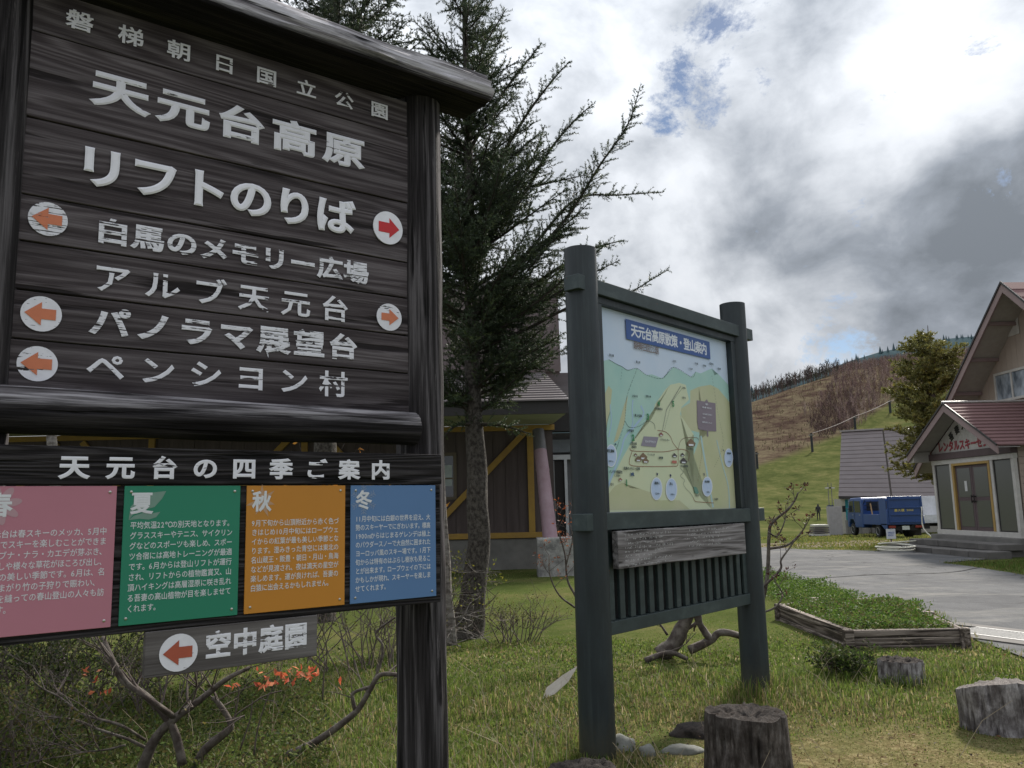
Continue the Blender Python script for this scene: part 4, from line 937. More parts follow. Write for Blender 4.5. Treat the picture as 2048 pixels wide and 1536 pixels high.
# lettering on the gable : rental ski centre
rd_ = M_paint('faded_red_letters', (.33, .045, .06), flake=.1, grain=30, rough=.6); bk_ = M_paint('black_letters', (.02, .022, .02), rough=.6)
for i_, c_ in enumerate('レンタルスキーセンター'):
    mb = MB(); lay(mb, c_, .48+i_*.272, 2.90+.02*i_*0, .27, .30, -.012, .045, .01); mb.build('red_character', rd_, h)
for i_, c_ in enumerate('吾妻スキー場'):
    t = (i_-2.5)/2.5; mb = MB(); lay(mb, c_, 1.865+t*.78, 3.42-.26*t*t, .22, .24, -.012, .045, .01, rot=-t*.55); mb.build('black_character', bk_, h)
# porch roof : gable boards, soffits, courses
AP, EV = (1.865, 4.03), 2.20
def slope(side, y0, y1, off=0, th=.1): pass
for sgn in (-1, 1):
    xe = 1.865+sgn*EV; n = 13
    for q in range(n):
        t0, t1 = q/n, (q+1)/n
        xa_, za_ = xe+(AP[0]-xe)*t0, 2.72+(AP[1]-2.72)*t0; xb_, zb2 = xe+(AP[0]-xe)*t1, 2.72+(AP[1]-2.72)*t1
        mb = MB(); mb.add([(xa_, -.58, za_+.02), (xa_, 3.2, za_+.02), (xb_, 3.2, zb2-.012), (xb_, -.58, zb2-.012), (xa_, -.58, za_-.02), (xa_, 3.2, za_-.02)], [(0, 1, 2, 3), (0, 4, 5, 1)]); mb.build('porch_roof_course', H_ROOF, h)
    mb = MB(); mb.prism([(xe, 2.695), (AP[0], AP[1]-.045), (AP[0], AP[1]-.24), (xe, 2.50)], .035, 'xz', -.60); mb.build('bargeboard', H_MAUVE, h)
    mb = MB(); mb.prism([(xe-.02*sgn*-1, 2.74), (AP[0], AP[1]+.03), (AP[0], AP[1]-.03), (xe, 2.70)], .03, 'xz', -.625); mb.build('roof_edge', H_BLK, h)
    mb = MB(); mb.add([(xe, -.56, 2.66), (AP[0], -.56, AP[1]-.09), (AP[0], .0, AP[1]-.09), (xe, .0, 2.66)], [(0, 1, 2, 3)]); mb.build('soffit_panel', H_SOF, h)
mb = MB(); mb.prism([(.0-.335, 2.50), (-.05, 2.50), (-.05, 2.535), (-.05, 2.80), (-.335, 2.66)], .5, 'xz', -.55); mb.build('eave_box', H_SOF, h)
mb = MB(); mb.tube([(1.865, -.63, 4.055), (1.865, 3.2, 4.055)], .035, 6); mb.build('ridge_cap', M_plain('ridge_metal', (.45, .42, .40), rough=.35), h)
mb = MB(); mb.box(0.02, .12, .09, 2, .4, 2.7); mb.build('porch_side', H_WALL, h); 
for q in range(14): mb = MB(); mb.box(3.70, 3.78, .10, 2.0, .45+q*.165, .45+q*.165+.158); mb.build('side_clapboard', H_WALL, h)
# main gable : vertical boards
ap = (2.28, 7.30); sl = .875; ym = 2.05
def roofz(x): return ap[1]-abs(x-ap[0])*sl
for q in range(42):
    x0 = -3.0+q*.25; x1 = x0+.242; z0 = .3
    if x1 > 7.5: break
    mb = MB(); mb.prism([(x0, z0), (x1, z0), (x1, roofz(x1)-.1), (x0, roofz(x0)-.1)], .03, 'xz', ym+random.uniform(0, .006)); mb.build('wall_board', H_WALL, h)
mb = MB(); mb.prism([(-3.05, .2), (7.55, .2), (7.55, roofz(7.55)-.1), (2.28, 7.18), (-3.05, roofz(-3.05)-.1)], 7, 'xz', ym+.04); mb.build('house_body', H_WALL, h)
for sgn in (-1, 1):
    L = 5.6
    for q in range(16):
        t0, t1 = q/16, (q+1)/16; xa_ = ap[0]+sgn*L*(1-t0); xb_ = ap[0]+sgn*L*(1-t1)
        mb = MB(); mb.add([(xa_, 1.18, roofz(xa_)+.05), (xa_, 9.6, roofz(xa_)+.05), (xb_, 9.6, roofz(xb_)+.02), (xb_, 1.18, roofz(xb_)+.02), (xa_, 1.18, roofz(xa_)), (xa_, 9.6, roofz(xa_))], [(0, 1, 2, 3), (0, 4, 5, 1)]); mb.build('roof_course', H_ROOF, h)
    xe = ap[0]+sgn*L
    mb = MB(); mb.prism([(xe, roofz(xe)), (ap[0], ap[1]), (ap[0], ap[1]-.26), (xe, roofz(xe)-.26)], .05, 'xz', 1.15); mb.build('bargeboard', H_MAUVE, h)
    mb = MB(); mb.prism([(xe, roofz(xe)+.06), (ap[0], ap[1]+.06), (ap[0], ap[1]-.01), (xe, roofz(xe)-.01)], .03, 'xz', 1.12); mb.build('roof_edge', H_BLK, h)
    mb = MB(); mb.add([(xe, 1.2, roofz(xe)-.12), (ap[0], 1.2, ap[1]-.12), (ap[0], ym, ap[1]-.12), (xe, ym, roofz(xe)-.12)], [(0, 1, 2, 3)]); mb.build('soffit_panel', H_SOF, h)
    for q in range(5):
        x = ap[0]+sgn*(.9+q*1.0); z = roofz(x)-.17; mb = MB(); mb.bar((x, 1.22, z), (x, ym-.005, z), .09, .10); mb.build('rafter', H_MAUVE, h)
mb = MB(); mb.box(.97, 1.50, ym-.03, ym-.005, 6.03, 6.50); mb.build('vent_panel', H_WHITE, h, bevel=.01)
wf = MB()
for a in ((.15, 3.3, 4.20, 4.27), (.15, 3.3, 5.0, 5.07)): wf.box(a[0], a[1], ym-.06, ym-.005, a[2], a[3])
for x in (.15, .93, 1.70, 2.47, 3.24): wf.box(x, x+.06, ym-.06, ym-.005, 4.27, 5.0)
wfo = wf.build('window', H_WHITE, h)
m, k = newmat('bright_glass'); b = k.n.new('ShaderNodeBsdfPrincipled'); tc_ = k.n.new('ShaderNodeTexCoord'); f = k.noise(k.vmul(tc_.outputs['Object'], (2, 2, 1)), 1.6, 3, .5)
k.l.new(k.ramp(f, [(.4, (.10, .12, .14)), (.6, (.34, .38, .42))]), b.inputs['Base Color']); b.inputs['Roughness'].default_value = .08; o_ = k.n.new('ShaderNodeOutputMaterial'); k.l.new(b.outputs[0], o_.inputs[0])
for q in range(4): mb = MB(); mb.box(.212+q*.77, .928+q*.77, ym-.03, ym-.008, 4.272, 4.998); mb.build('pane', m, wfo)

# ------------------------------------------------------------------ lodge, signs and trucks in the middle distance
GZ50 = tz(20, 50)
lg = thing('lodge', 'low lodge with a large plain purple brown roof behind the parked trucks', 'building', (19.8, 49.5, GZ50))
L_ROOF = M_plain('lodge_roof', (.105, .083, .082), (.135, .108, .105), scale=1.2, rough=.55, bump=.1)
o0 = Vector((19.8, 49.5, GZ50))
eL, eR = at(1677, 993, 49.3)-o0, at(1900, 995, 49.3)-o0; rL, rR = at(1683, 864, 53.4)-o0, at(1900, 852, 53.4)-o0
nC = 16
for q in range(nC):
    t0, t1 = q/nC, (q+1)/nC; a, b_, c_, d_ = eL.lerp(rL, t0), eR.lerp(rR, t0), eR.lerp(rR, t1), eL.lerp(rL, t1)
    up = Vector((0, 0, .03)); mb = MB(); mb.add([a+up, b_+up, c_, d_, a-up*.4, b_-up*.4], [(0, 1, 2, 3), (4, 5, 1, 0)]); mb.build('roof_course', L_ROOF, lg)
mb = MB(); mb.add([eL+Vector((.02, 0, -.02)), rL, eL+Vector((3.4, 8.4, 0)), eL+Vector((.02, 0, -.12)), eL+Vector((3.4, 8.4, -.12))], [(0, 1, 2), (0, 3, 4, 2)]); mb.build('roof_end', L_ROOF, lg)
mb = MB(); mb.bar(eL+Vector((0, -.02, -.06)), eR+Vector((0, -.02, -.06)), .06, .16); mb.build('gutter', C_DARK, lg)
mb = MB(); mb.bar(rL+Vector((-.05, 0, .05)), rR+Vector((0, 0, .05)), .2, .10); mb.build('ridge_cap', M_plain('ridge2', (.3, .27, .27), rough=.5), lg)
mb = MB(); mb.box(.55, 9, .55, 4, -.1, 2.1); mb.build('wall', M_plain('lodge_wall', (.35, .33, .29), (.28, .26, .23), rough=.9), lg)
for x in (.35, 1.25): mb = MB(); mb.box(x, x+.32, .25, .5, 0, 2.1); mb.build('pillar', C_CONC, lg)
for x0, x1 in ((1.75, 2.6), (2.75, 3.6), (3.75, 5.5)): mb = MB(); mb.box(x0, x1, .50, .545, .75, 1.95); mb.build('window', GLASS, lg)
TEAL = M_plain('teal_cloth', (.01, .19, .22), (.008, .16, .19), rough=.7)
bw = M_paint('banner_white', (.75, .77, .76))
for x, nm in ((-.22, 1), (1.2, 0)):
    bn = thing('banner', 'teal vertical restaurant banner with white emblem on the lodge corner' if nm else 'teal banner hanging in the shade behind the blue truck cab', 'banner', tuple(o0+Vector((x, 0, 0))))
    mb = MB(); mb.box(-.03, .40 if nm else .5, .16, .18, .85 if nm else 1.2, 2.06); mb.build('cloth', TEAL, bn)
    if nm:
        for i_, c_ in enumerate('レストラン'): mb = MB(); lay(mb, c_, .20, 1.98-i_*.135, .17, .15, .155, .04, .004); mb.build('character', bw, bn)
        mb = MB(); mb.add([(.08, .152, 1.36), (.16, .152, 1.42), (.22, .152, 1.34), (.26, .152, 1.2), (.38, .152, 1.18), (.30, .152, 1.10), (.16, .152, 1.14), (.08, .152, 1.25)], [tuple(range(8))]); mb.build('emblem', bw, bn)
        mb = MB(); mb.box(.0, .42, .21, .46, -.05, .84); mb.build('stand', C_CONC, bn)
# concrete wall piece with faint writing
a = at(1656, 1013, 48.5); b_ = at(1690, 1013, 48.5); gz = tz(a.x, 48.5)
o = MB().box(0, b_.x-a.x-.22, 0, .3, -.1, a.z-gz).build('concrete_wall', M_plain('pale_concrete', (.33, .31, .31), (.27, .255, .25), rough=.9), None, bevel=.01); o.location = (a.x, 48.5, gz); tag(o, 'low pale grey concrete wall left of the teal restaurant banner', 'wall')
for q, px in enumerate((1657.5, 1664)):
    a = at(px, 1010, 48.8); t_ = at(px-2, 966, 48.8); gz = tz(a.x, 48.8)
    pr_ = thing('lamp_pole', ('left' if q == 0 else 'right')+'most of two thin poles with pale crosspieces above the concrete wall', 'pole', (a.x, 48.8, gz), group='thin poles with pale crosspieces')
    mb = MB(); mb.tube([(0, 0, 0), (t_.x-a.x, 0, t_.z-gz)], [.03, .02], 6); mb.build('pole', C_CONC, pr_)
    mb = MB(); mb.tube([(0, 0, 1.1), (0, 0, 1.72)], .09, 8); mb.build('sleeve', M_plain('navy_sleeve', (.03, .045, .1), rough=.6), pr_)
    mb = MB(); mb.box(t_.x-a.x-.17, t_.x-a.x+.17, -.05, .05, t_.z-gz-.32, t_.z-gz-.25); mb.build('crosspiece', H_WHITE, pr_)
# stack of boards
a = at(1628, 1062, 46); b_ = at(1658, 1042, 46); gz = tz(a.x, 46)
stt = thing('timber_stack', 'low stack of grey boards with a white top beside the concrete wall', 'stack', (a.x, 46, gz))
for q in range(5):
    mb = MB(); mb.box(.05*q*.6, b_.x-a.x, .02*q, .9, .02+q*.125, .115+q*.125); mb.build('board', H_WHITE if q in (0, 4) else M_plain('grey_plank', (.14, .125, .12), rough=.9), stt)
# leaning pole in front of the lodge
a, b_ = at(1766, 861, 48.4), at(1784, 990, 48.4); gz = tz(b_.x, 48.4)
mb = MB(); mb.tube([(0, 0, -.2), (0, 0, 1.2), (a.x-b_.x, 0, a.z-gz)], [.06, .06, .045], 8); o = mb.build('thin_pole', M_plain('pole_brown', (.09, .075, .07), rough=.8)); o.location = (b_.x, 48.4, gz); tag(o, 'thin dark pole standing in front of the large lodge roof', 'pole')
# distant walker
gp = Vector((0, 0, 0))
for Yp in range(60, 260):
    p = at(1638, 1041, Yp)
    if p.z < tz(p.x, p.y): gp = p; break
sk = [((0, 0, .95), .15), ((0, 0, 1.15), .15), ((0, 0, 1.38), .19), ((0, 0, 1.50), .07), ((0, -.02, 1.62), .105), ((.02, -.02, 1.72), .09), ((.09, 0, .9), .10), ((.10, -.04, .5), .075), ((.10, 0, .08), .055), ((.10, -.13, .04), .05), ((-.09, 0, .9), .10), ((-.10, .08, .5), .075), ((-.10, .12, .08), .055), ((-.10, 0, .04), .05),
      ((.2, 0, 1.38), .07), ((.25, .03, 1.1), .055), ((.22, -.12, .92), .04), ((-.2, 0, 1.38), .07), ((-.26, .02, 1.1), .055), ((-.24, -.1, .9), .04)]
ed = [(0, 1), (1, 2), (2, 3), (3, 4), (4, 5), (0, 6), (6, 7), (7, 8), (8, 9), (0, 10), (10, 11), (11, 12), (12, 13), (2, 14), (14, 15), (15, 16), (2, 17), (17, 18), (18, 19)]
me = bpy.data.meshes.new('person'); me.from_pydata([p for p, r in sk], ed, []); pe = link('person', me, M_plain('dark_clothes', (.03, .03, .035), rough=.9)); pe.location = gp
md = pe.modifiers.new('s', 'SKIN')
for i_, (p, r) in enumerate(sk): me.skin_vertices[0].data[i_].radius = (r, r*.8)
me.skin_vertices[0].data[0].use_root = True; pe.modifiers.new('ss', 'SUBSURF').levels = 1
tag(pe, 'distant person in dark clothes walking on the grass at the foot of the slope', 'person')
# trucks
T_BLUE = M_plain('blue_truck_paint', (.012, .045, .17), (.018, .06, .20), scale=2, rough=.35, bump=0); T_WHITE = M_plain('white_truck_paint', (.62, .63, .66), rough=.35, bump=0)
RUB = M_plain('rubber', (.012, .012, .012), rough=.9); CHAS = M_plain('chassis_dark', (.018, .017, .016), rough=.8); STEEL = M_plain('wheel_steel', (.42, .42, .43), rough=.4, metal=.6)
M_RLAMP = M_plain('tail_lamp_red', (.28, .03, .02), rough=.3); M_PLATE = M_plain('plate_white', (.62, .66, .64), rough=.5)
def truck(name, label, loc, rz, paint, kind):
    """local: x forward, rear at x=0, length 4.7"""
    t = thing(name, label, 'truck', loc, rz)
    L, W = 4.7, 1.70; hw = W/2
    cb = 2.75 if kind == 'blue' else 3.1                       # back of the cab
    prof = [(cb, .42), (3.75, .42), (3.78, .62), (3.95, .82), (4.3, .82), (4.48, .62), (4.5, .42), (4.68, .42), (4.70, .95), (4.62, 1.15), (4.36, 1.80), (4.15, 1.90), (cb+.15, 1.92), (cb, 1.80)]
    mb = MB(); mb.prism(prof, W-.04, 'xz', -hw+.02); cabo = mb.build('cab', paint, t, bevel=.05, seg=3, smooth=True)
    for s_ in (-1, 1):
        y = s_*(hw-.018)
        wins = [[(3.80, 1.18), (4.46, 1.18), (4.25, 1.74), (3.80, 1.76)]]+([[(cb+.18, 1.18), (3.66, 1.18), (3.66, 1.76), (cb+.22, 1.74)]] if kind == 'blue' else [])
        for wv_ in wins:
            mb = MB(); mb.prism(wv_, s_*.008, 'xz', y); mb.build('side_window', GLASS if kind == 'blue' else GLASS, cabo)
        for xh in (3.86, cb+.25) if kind == 'blue' else (3.86,):
            mb = MB(); mb.box(xh, xh+.14, y, y+s_*.025, 1.03, 1.07); mb.build('door_handle', STEEL, cabo)
        for xs_ in (3.73,):
            mb = MB(); mb.box(xs_-.006, xs_+.006, y-.001*s_, y+s_*.004, .62, 1.8); mb.build('door_seam', CHAS, cabo)
        mb = MB(); mb.bar((4.45, y, 1.35), (4.62, y+s_*.17, 1.38), .03, .03); mb.box(4.56, 4.62, y+s_*.10, y+s_*.26, 1.2, 1.52) if s_ > 0 else mb.box(4.56, 4.62, y+s_*.26, y+s_*.10, 1.2, 1.52); mb.build('mirror', CHAS, cabo)
    mb = MB(); mb.add([(4.625, -hw+.14, 1.18), (4.625, hw-.14, 1.18), (4.40, hw-.2, 1.74), (4.40, -hw+.2, 1.74)], [(0, 1, 2, 3)]); mb.build('windscreen', GLASS, cabo)
    mb = MB(); mb.box(cb-.004, cb-.002, -.6, .6, 1.25, 1.7) ; mb.build('rear_window', GLASS, cabo)
    mb = MB(); mb.box(.1, 4.3, -.42, -.30, .42, .56); mb.box(.1, 4.3, .30, .42, .42, .56); mb.box(.9, 1.4, -.5, .5, .34, .5); mb.box(1.6, 2.5, -.75, -.45, .3, .55); mb.box(.05, .12, -.6, .6, .35, .55); mb.build('chassis', CHAS, t)
    for x, rr, dbl in ((4.12, .31, 0), (1.15, .31, 1)):
        for s_ in (-1, 1):
            yo = s_*(hw-.13); wd = .2 if not dbl else .34; yc = yo-s_*(.07 if dbl else 0)
            mb = MB(); mb.tube([(x, yc-wd/2, .31), (x, yc-wd/2+.03, .31), (x, yc+wd/2-.03, .31), (x, yc+wd/2, .31)], [rr-.03, rr, rr, rr-.03], 22); wo = mb.build('wheel', RUB, t, smooth=True)
            ye = yc+s_*(wd/2+.004); mb = MB(); mb.tube([(x, ye-s_*.07, .31), (x, ye, .31), (x, ye-s_*.03, .31)], [.16, .185, .13], 16); mb.build('rim', STEEL, wo, smooth=True)
    bz0 = .66
    mb = MB(); mb.box(.02, cb-.08, -hw, hw, bz0-.05, bz0); mb.build('bed_floor', paint, t)
    if kind == 'blue':
        for s_ in (-1, 1):
            y0, y1 = (s_*hw-.03, s_*hw) if s_ > 0 else (s_*hw, s_*hw+.03)
            mb = MB(); mb.box(.75, cb-.1, y0, y1, bz0, bz0+.44); mb.build('side_board', paint, t, bevel=.008)
            mb = MB(); mb.prism([(.02, bz0-.25), (.30, bz0-.25), (.74, bz0), (.74, 1.86), (.12, 1.88), (.02, 1.86)], y1-y0, 'xz', y0); mb.build('side_plate', paint, t, bevel=.006)
            mb = MB(); mb.bar((.74, s_*(hw-.03), 1.82), (cb-.35, s_*(hw-.03), 1.80), .06, .06); mb.bar((cb-.12, s_*(hw-.03), 1.60), (cb-.12, s_*(hw-.03), bz0), .07, .07); mb.bar((cb-.35, s_*(hw-.03), 1.80), (cb-.12, s_*(hw-.03), 1.58), .06, .06); mb.build('side_frame', paint, t)
        mb = MB(); mb.prism([(-hw, .95), (-hw-.04, bz0-.02), (hw+.04, bz0-.02), (hw, 1.30), (hw-.04, 1.36), (hw-.06, 1.93), (-hw+.02, 1.93)], .06, 'yz', -.06)
        tg = mb.build('tailgate', paint, t, bevel=.01)
        for z0, z1 in ((.72, .78), (1.05, 1.12), (1.38, 1.44), (1.78, 1.86)): mb = MB(); mb.box(-.095, -.062, -hw+.12, hw-.12, z0, z1); mb.build('gate_rib', paint, tg, bevel=.008)
        for y in (-hw+.07, hw-.12): mb = MB(); mb.box(-.09, -.062, y-.04, y+.04, .72, 1.86); mb.build('gate_rib', paint, tg, bevel=.008)
        mb = MB(); mb.box(cb-.16, cb-.10, -hw+.05, hw-.05, .66, 1.25); mb.build('headboard', paint, t)
        mb = MB()
        for z in (1.32, 1.5, 1.68): mb.box(cb-.14, cb-.11, -hw+.05, hw-.05, z, z+.03)
        for y in (-.4, 0, .4): mb.box(cb-.14, cb-.11, y, y+.03, 1.25, 1.75)
        mb.build('guard_rack', CHAS, t)
        mb = MB(); mb.bar((1.9, hw-.20, .7), (2.2, hw-.22, 1.62), .05, .05); mb.bar((1.85, hw-.2, .7), (1.93, hw-.2, 1.05), .18, .02); shv = mb.build('shovel', M_plain('shovel_wood', (.35, .22, .11), rough=.8), t)
        yl = M_paint('yellow_letters', (.5, .42, .12))
        for i_, c_ in enumerate('最大積'):
            v_, f_, _ = glyph(c_, .03); mb = MB(); mb.add([(-.064-p[2]*.05, .42-(i_*.16)-p[0]*.15, 1.28+p[1]*.13) for p in v_], f_); mb.build('gate_character', yl, tg)
        for i_, c_ in enumerate('2000'):
            v_, f_, _ = glyph(c_, .03); mb = MB(); mb.add([(-.064-p[2]*.05, -.12-(i_*.085)-p[0]*.13, 1.28+p[1]*.12) for p in v_], f_); mb.build('gate_character', yl, tg)
        for s_ in (-1, 1):
            mb = MB(); mb.box(.0, .05, s_*.62-.16, s_*.62+.16, .47, .58); mb.build('tail_lamp', M_RLAMP, t, bevel=.006)
        mb = MB(); mb.box(-.02, .01, -.17, .17, .38, .56); mb.build('number_plate', M_PLATE, t)
        mb = MB(); mb.box(.25, .29, -hw+.02, -hw+.36, .10, .55); mb.box(.25, .29, hw-.36, hw-.02, .10, .55); mb.build('mud_flaps', CHAS, t)
    else:
        for s_ in (-1, 1):
            y0, y1 = (s_*hw-.03, s_*hw) if s_ > 0 else (s_*hw, s_*hw+.03)
            mb = MB(); mb.box(.02, cb-.12, y0, y1, bz0-.02, bz0+.38); mb.build('side_board', paint, t, bevel=.008)
        mb = MB(); mb.box(cb-.18, cb-.08, -hw, hw, .62, 2.05); mb.build('headboard', paint, t, bevel=.01)
        mb = MB(); mb.box(0, .03, -hw, hw, bz0, bz0+.38); mb.build('tailgate', paint, t)
    return t
truck('blue_truck', 'blue double cab tipper truck seen from behind on the grass verge', (18.2, 39.3, tz(18.2, 41)), PI/2, T_BLUE, 'blue')
truck('white_truck', 'white flatbed truck standing partly behind the rental house porch', (19.9, 46.3, tz(22, 46)), 0, T_WHITE, 'white')
# small sign on a stake and the hose
a = at(1784, 1098, 24.6); gz = tz(a.x, a.y)
sg = thing('stake_sign', 'small white sign with blue print on a stake beside the hose', 'sign', (a.x, a.y, gz))
mb = MB(); mb.tube([(0, 0, -.1), (0, 0, .36)], .022, 8); mb.build('stake', M_plain('stake_wood', (.16, .12, .10), rough=.9), sg)
mb = MB(); mb.box(-.135, .135, -.03, -.015, .30, .585); sb_ = mb.build('panel', M_plain('sign_white', (.75, .77, .80), rough=.5), sg, bevel=.004)
mb = MB()
for q, (x0, x1) in enumerate(((-.10, .10), (-.09, .085), (-.095, .06))): mb.add([(x0, -.0312, .50-q*.045), (x1, -.0312, .505-q*.045), (x1, -.0312, .475-q*.045), (x0, -.0312, .47-q*.045)], [(0, 1, 2, 3)])
tag(mb.build('blue_print', M_paint('sign_blue', (.05, .13, .42), flake=.5, grain=160, big=120), sb_), kind='stuff')
a = at(1806, 1099, 23.6); P = [Vector((.42*math.cos(t*.5+1)*(1+.1*math.sin(t*1.3)), .75*math.sin(t*.5+1), .03+.006*t)) for t in range(28)]
P = [Vector((1.9, .15, .06)), Vector((1.3, .15, .05)), Vector((.8, .3, .04))]+P+[Vector((.7, .5, .25)), Vector((1.2, .9, .25)), Vector((1.7, 1.0, .18)), Vector((1.75, 1.9, .55)), Vector((1.85, 2.1, 1.2))]
mb = MB(); mb.tube(catmull(P, 4), .022, 6); o = mb.build('hose', M_plain('white_hose', (.62, .60, .5), rough=.5), None, smooth='all'); o.location = (a.x-.2, a.y, 0); tag(o, 'white garden hose coiled on the asphalt by the porch steps', 'hose')
# right hand verge with its kerb
KV = [(9.75, 18.9), (9.75, 17.9), (9.55, 15.8), (9.7, 12.0)]

# ------------------------------------------------------------------ vegetation helpers
BARK = M_plain('spruce_bark', (.045, .038, .033), (.15, .13, .115), scale=9, stretch=(1, 1, .5), rough=1, bump=1, bdist=.02, lo=.38, hi=.62)
BARK2 = M_plain('azalea_bark', (.05, .036, .030), (.15, .13, .11), scale=14, stretch=(1, 1, 1), rough=.95, bump=.8, bdist=.006, lo=.4, hi=.65)
TWIG = M_plain('twig_bark', (.06, .04, .035), (.12, .10, .085), scale=20, rough=.95, bump=.2)
PALE = M_plain('pale_bark', (.22, .20, .18), (.09, .075, .065), scale=14, stretch=(1, 1, 2), rough=1, bump=.8, bdist=.006, lo=.4, hi=.6)
NEEDLE = M_attr('needles', .55, .25, .35, .2); LEAF = M_attr('leaves', .6, .4, .15, .15); GRASS = M_attr('grass_blades', .55, .5, .15, .12)
def needles(P0, P1, per_m, ln, wd, base, var=.35, up=.15):
    """needle clad shoots: P0,P1 (n,3) -> V,F,C"""
    L = np.linalg.norm(P1-P0, axis=1); cnt = np.maximum(3, (L*per_m).astype(int)); idx = np.repeat(np.arange(len(L)), cnt); M = len(idx)
    t = RNG.random(M)**.9; ax = (P1-P0)/np.maximum(L, 1e-6)[:, None]; A = ax[idx]; o = P0[idx]+(P1-P0)[idx]*t[:, None]
    r = RNG.normal(size=(M, 3)); r -= A*(r*A).sum(1)[:, None]; r /= np.linalg.norm(r, axis=1)[:, None]; r[:, 2] += up
    d = A*.62+r*.85; d /= np.linalg.norm(d, axis=1)[:, None]; l = ln*RNG.uniform(.7, 1.15, M)
    sd_ = np.cross(d, r+RNG.normal(size=(M, 3))*.5); sd_ /= np.linalg.norm(sd_, axis=1)[:, None]
    w_ = wd*RNG.uniform(.8, 1.2, M)
    V = np.stack([o-sd_*w_[:, None], o+sd_*w_[:, None], o+d*l[:, None]], 1).reshape(-1, 3)
    F = np.arange(M*3).reshape(-1, 3); br = RNG.uniform(1-var, 1+var, len(L))[idx]*RNG.uniform(.85, 1.15, M)
    tip = RNG.random(len(L))[idx] < .2
    c = np.where(tip[:, None], np.array(base)*np.array([1.5, 1.35, 1.0]), np.array(base))*br[:, None]
    return V, F, np.repeat(c, 3, 0)
def boughs_to_segs(path, length_side, dens, seg_out, stem_out, r0, rng, flat=.35, sub=True, lift=.25, start=.12, sublen=.35):
    """path: list of Vectors; side shoots on both sides, each with sub shoots"""
    n = len(path)
    cum = [0]
    for a, b in zip(path[:-1], path[1:]): cum.append(cum[-1]+(b-a).length)
    T = cum[-1]; stem_out.append((path, r0))
    s = T*start
    while s < T:
        i = max(j for j in range(n) if cum[j] <= s); i = min(i, n-2); f = (s-cum[i])/max(1e-6, cum[i+1]-cum[i]); p = path[i].lerp(path[i+1], f)
        ax = (path[i+1]-path[i]).normalized(); t = s/T
        side = Vector((0, 0, 1)).cross(ax); side = side.normalized() if side.length > .1 else Vector((1, 0, 0)); upv = ax.cross(side)
        for sg in (-1, 1):
            ang = rng.uniform(-1.45, 1.45)
            dv_ = (side*sg*math.cos(ang)+upv*math.sin(ang)); dv_ = (ax*rng.uniform(.55, .9)+dv_*.8+Vector((0, 0, lift*rng.uniform(.2, 1)))).normalized()
            L = length_side*(1-t)**.6*rng.uniform(.55, 1.1)*min(1, .45+t*3)+.05
            q = p; k_ = max(2, int(L/.10)); pl = [p]
            for _ in range(k_):
                dv_ = (dv_+Vector((rng.uniform(-.14, .14), rng.uniform(-.14, .14), rng.uniform(-.12, .14)))).normalized(); q2 = q+dv_*(L/k_)
                seg_out.append((q, q2)); 
                if sub and L > .12:
                    for sg2 in (-1, 1):
                        if rng.random() < .85:
                            sv = dv_.cross(Vector((0, 0, 1))); sv = sv.normalized() if sv.length > .1 else side
                            d2 = (dv_*.75+sv*sg2*.75+Vector((0, 0, rng.uniform(-.25, .3)))).normalized(); l2 = min(L*sublen, .26)*rng.uniform(.4, 1.1)*(1-_/k_*.5)
                            seg_out.append((q, q+d2*l2))
                q = q2; pl.append(q)
            if L > .25: stem_out.append((pl, .005))
        s += dens*rng.uniform(.7, 1.3)
    for a, b in zip(path[int(n*.6):-1], path[int(n*.6)+1:]): seg_out.append((a, b))
def make_conifer(name, label, cat, base, trunk_path, trunk_r, auto, custom, per_m, ln, wd, colr, group=None, bark=None, side=.42, dens=.10, seed=1, sub=True, lift=.25, twigm=None):
    rng = random.Random(seed); root = thing(name, label, cat, tuple(base), group=group); B = Vector(base)
    tp = catmull(trunk_path, 6); tr = lerpl(trunk_r, 6); cl = [p-B for p in tp]
    V = []; n = 18
    mb = MB(); mb.tube(cl, tr, n, wob=.05); mb.build('trunk', bark or BARK, root, smooth='all')
    segs = []; stems = []
    for az, z, L, up in auto:
        # position on the trunk
        j = min(range(len(tp)), key=lambda q: abs(tp[q].z-z)); p = tp[j].copy(); p.z = z if abs(tp[j].z-z) < 1 else tp[j].z
        d = Vector((math.cos(az), math.sin(az), up)).normalized(); path = [p]; kk = 8
        for q in range(kk):
            d = (d+Vector((rng.uniform(-.06, .06), rng.uniform(-.06, .06), rng.uniform(-.03, .09)))).normalized(); path.append(path[-1]+d*L/kk)
        boughs_to_segs(path, side*min(1, L/1.6+.2), dens, segs, stems, .010+L*.009, rng, sub=sub, lift=lift)
    for pts, ls in custom:
        boughs_to_segs(catmull(pts, 5), ls, dens*.85, segs, stems, .028, rng, sub=sub, lift=lift, start=.08)
    mb = MB()
    for p, r in stems:
        m_ = len(p); mb.tube([v-B for v in p], [max(.0022, r*(1-.85*i/(m_-1))) for i in range(m_)], 5 if r > .006 else 3, cap=False)
    mb.build('branches', twigm or TWIG, root, smooth='all')
    P0 = np.array([tuple(a-B) for a, b in segs]); P1 = np.array([tuple(b-B) for a, b in segs])
    V, F, C = needles(P0, P1, per_m, ln, wd, colr); mesh_np('crown', V, F, NEEDLE, root, C); return root, len(F)

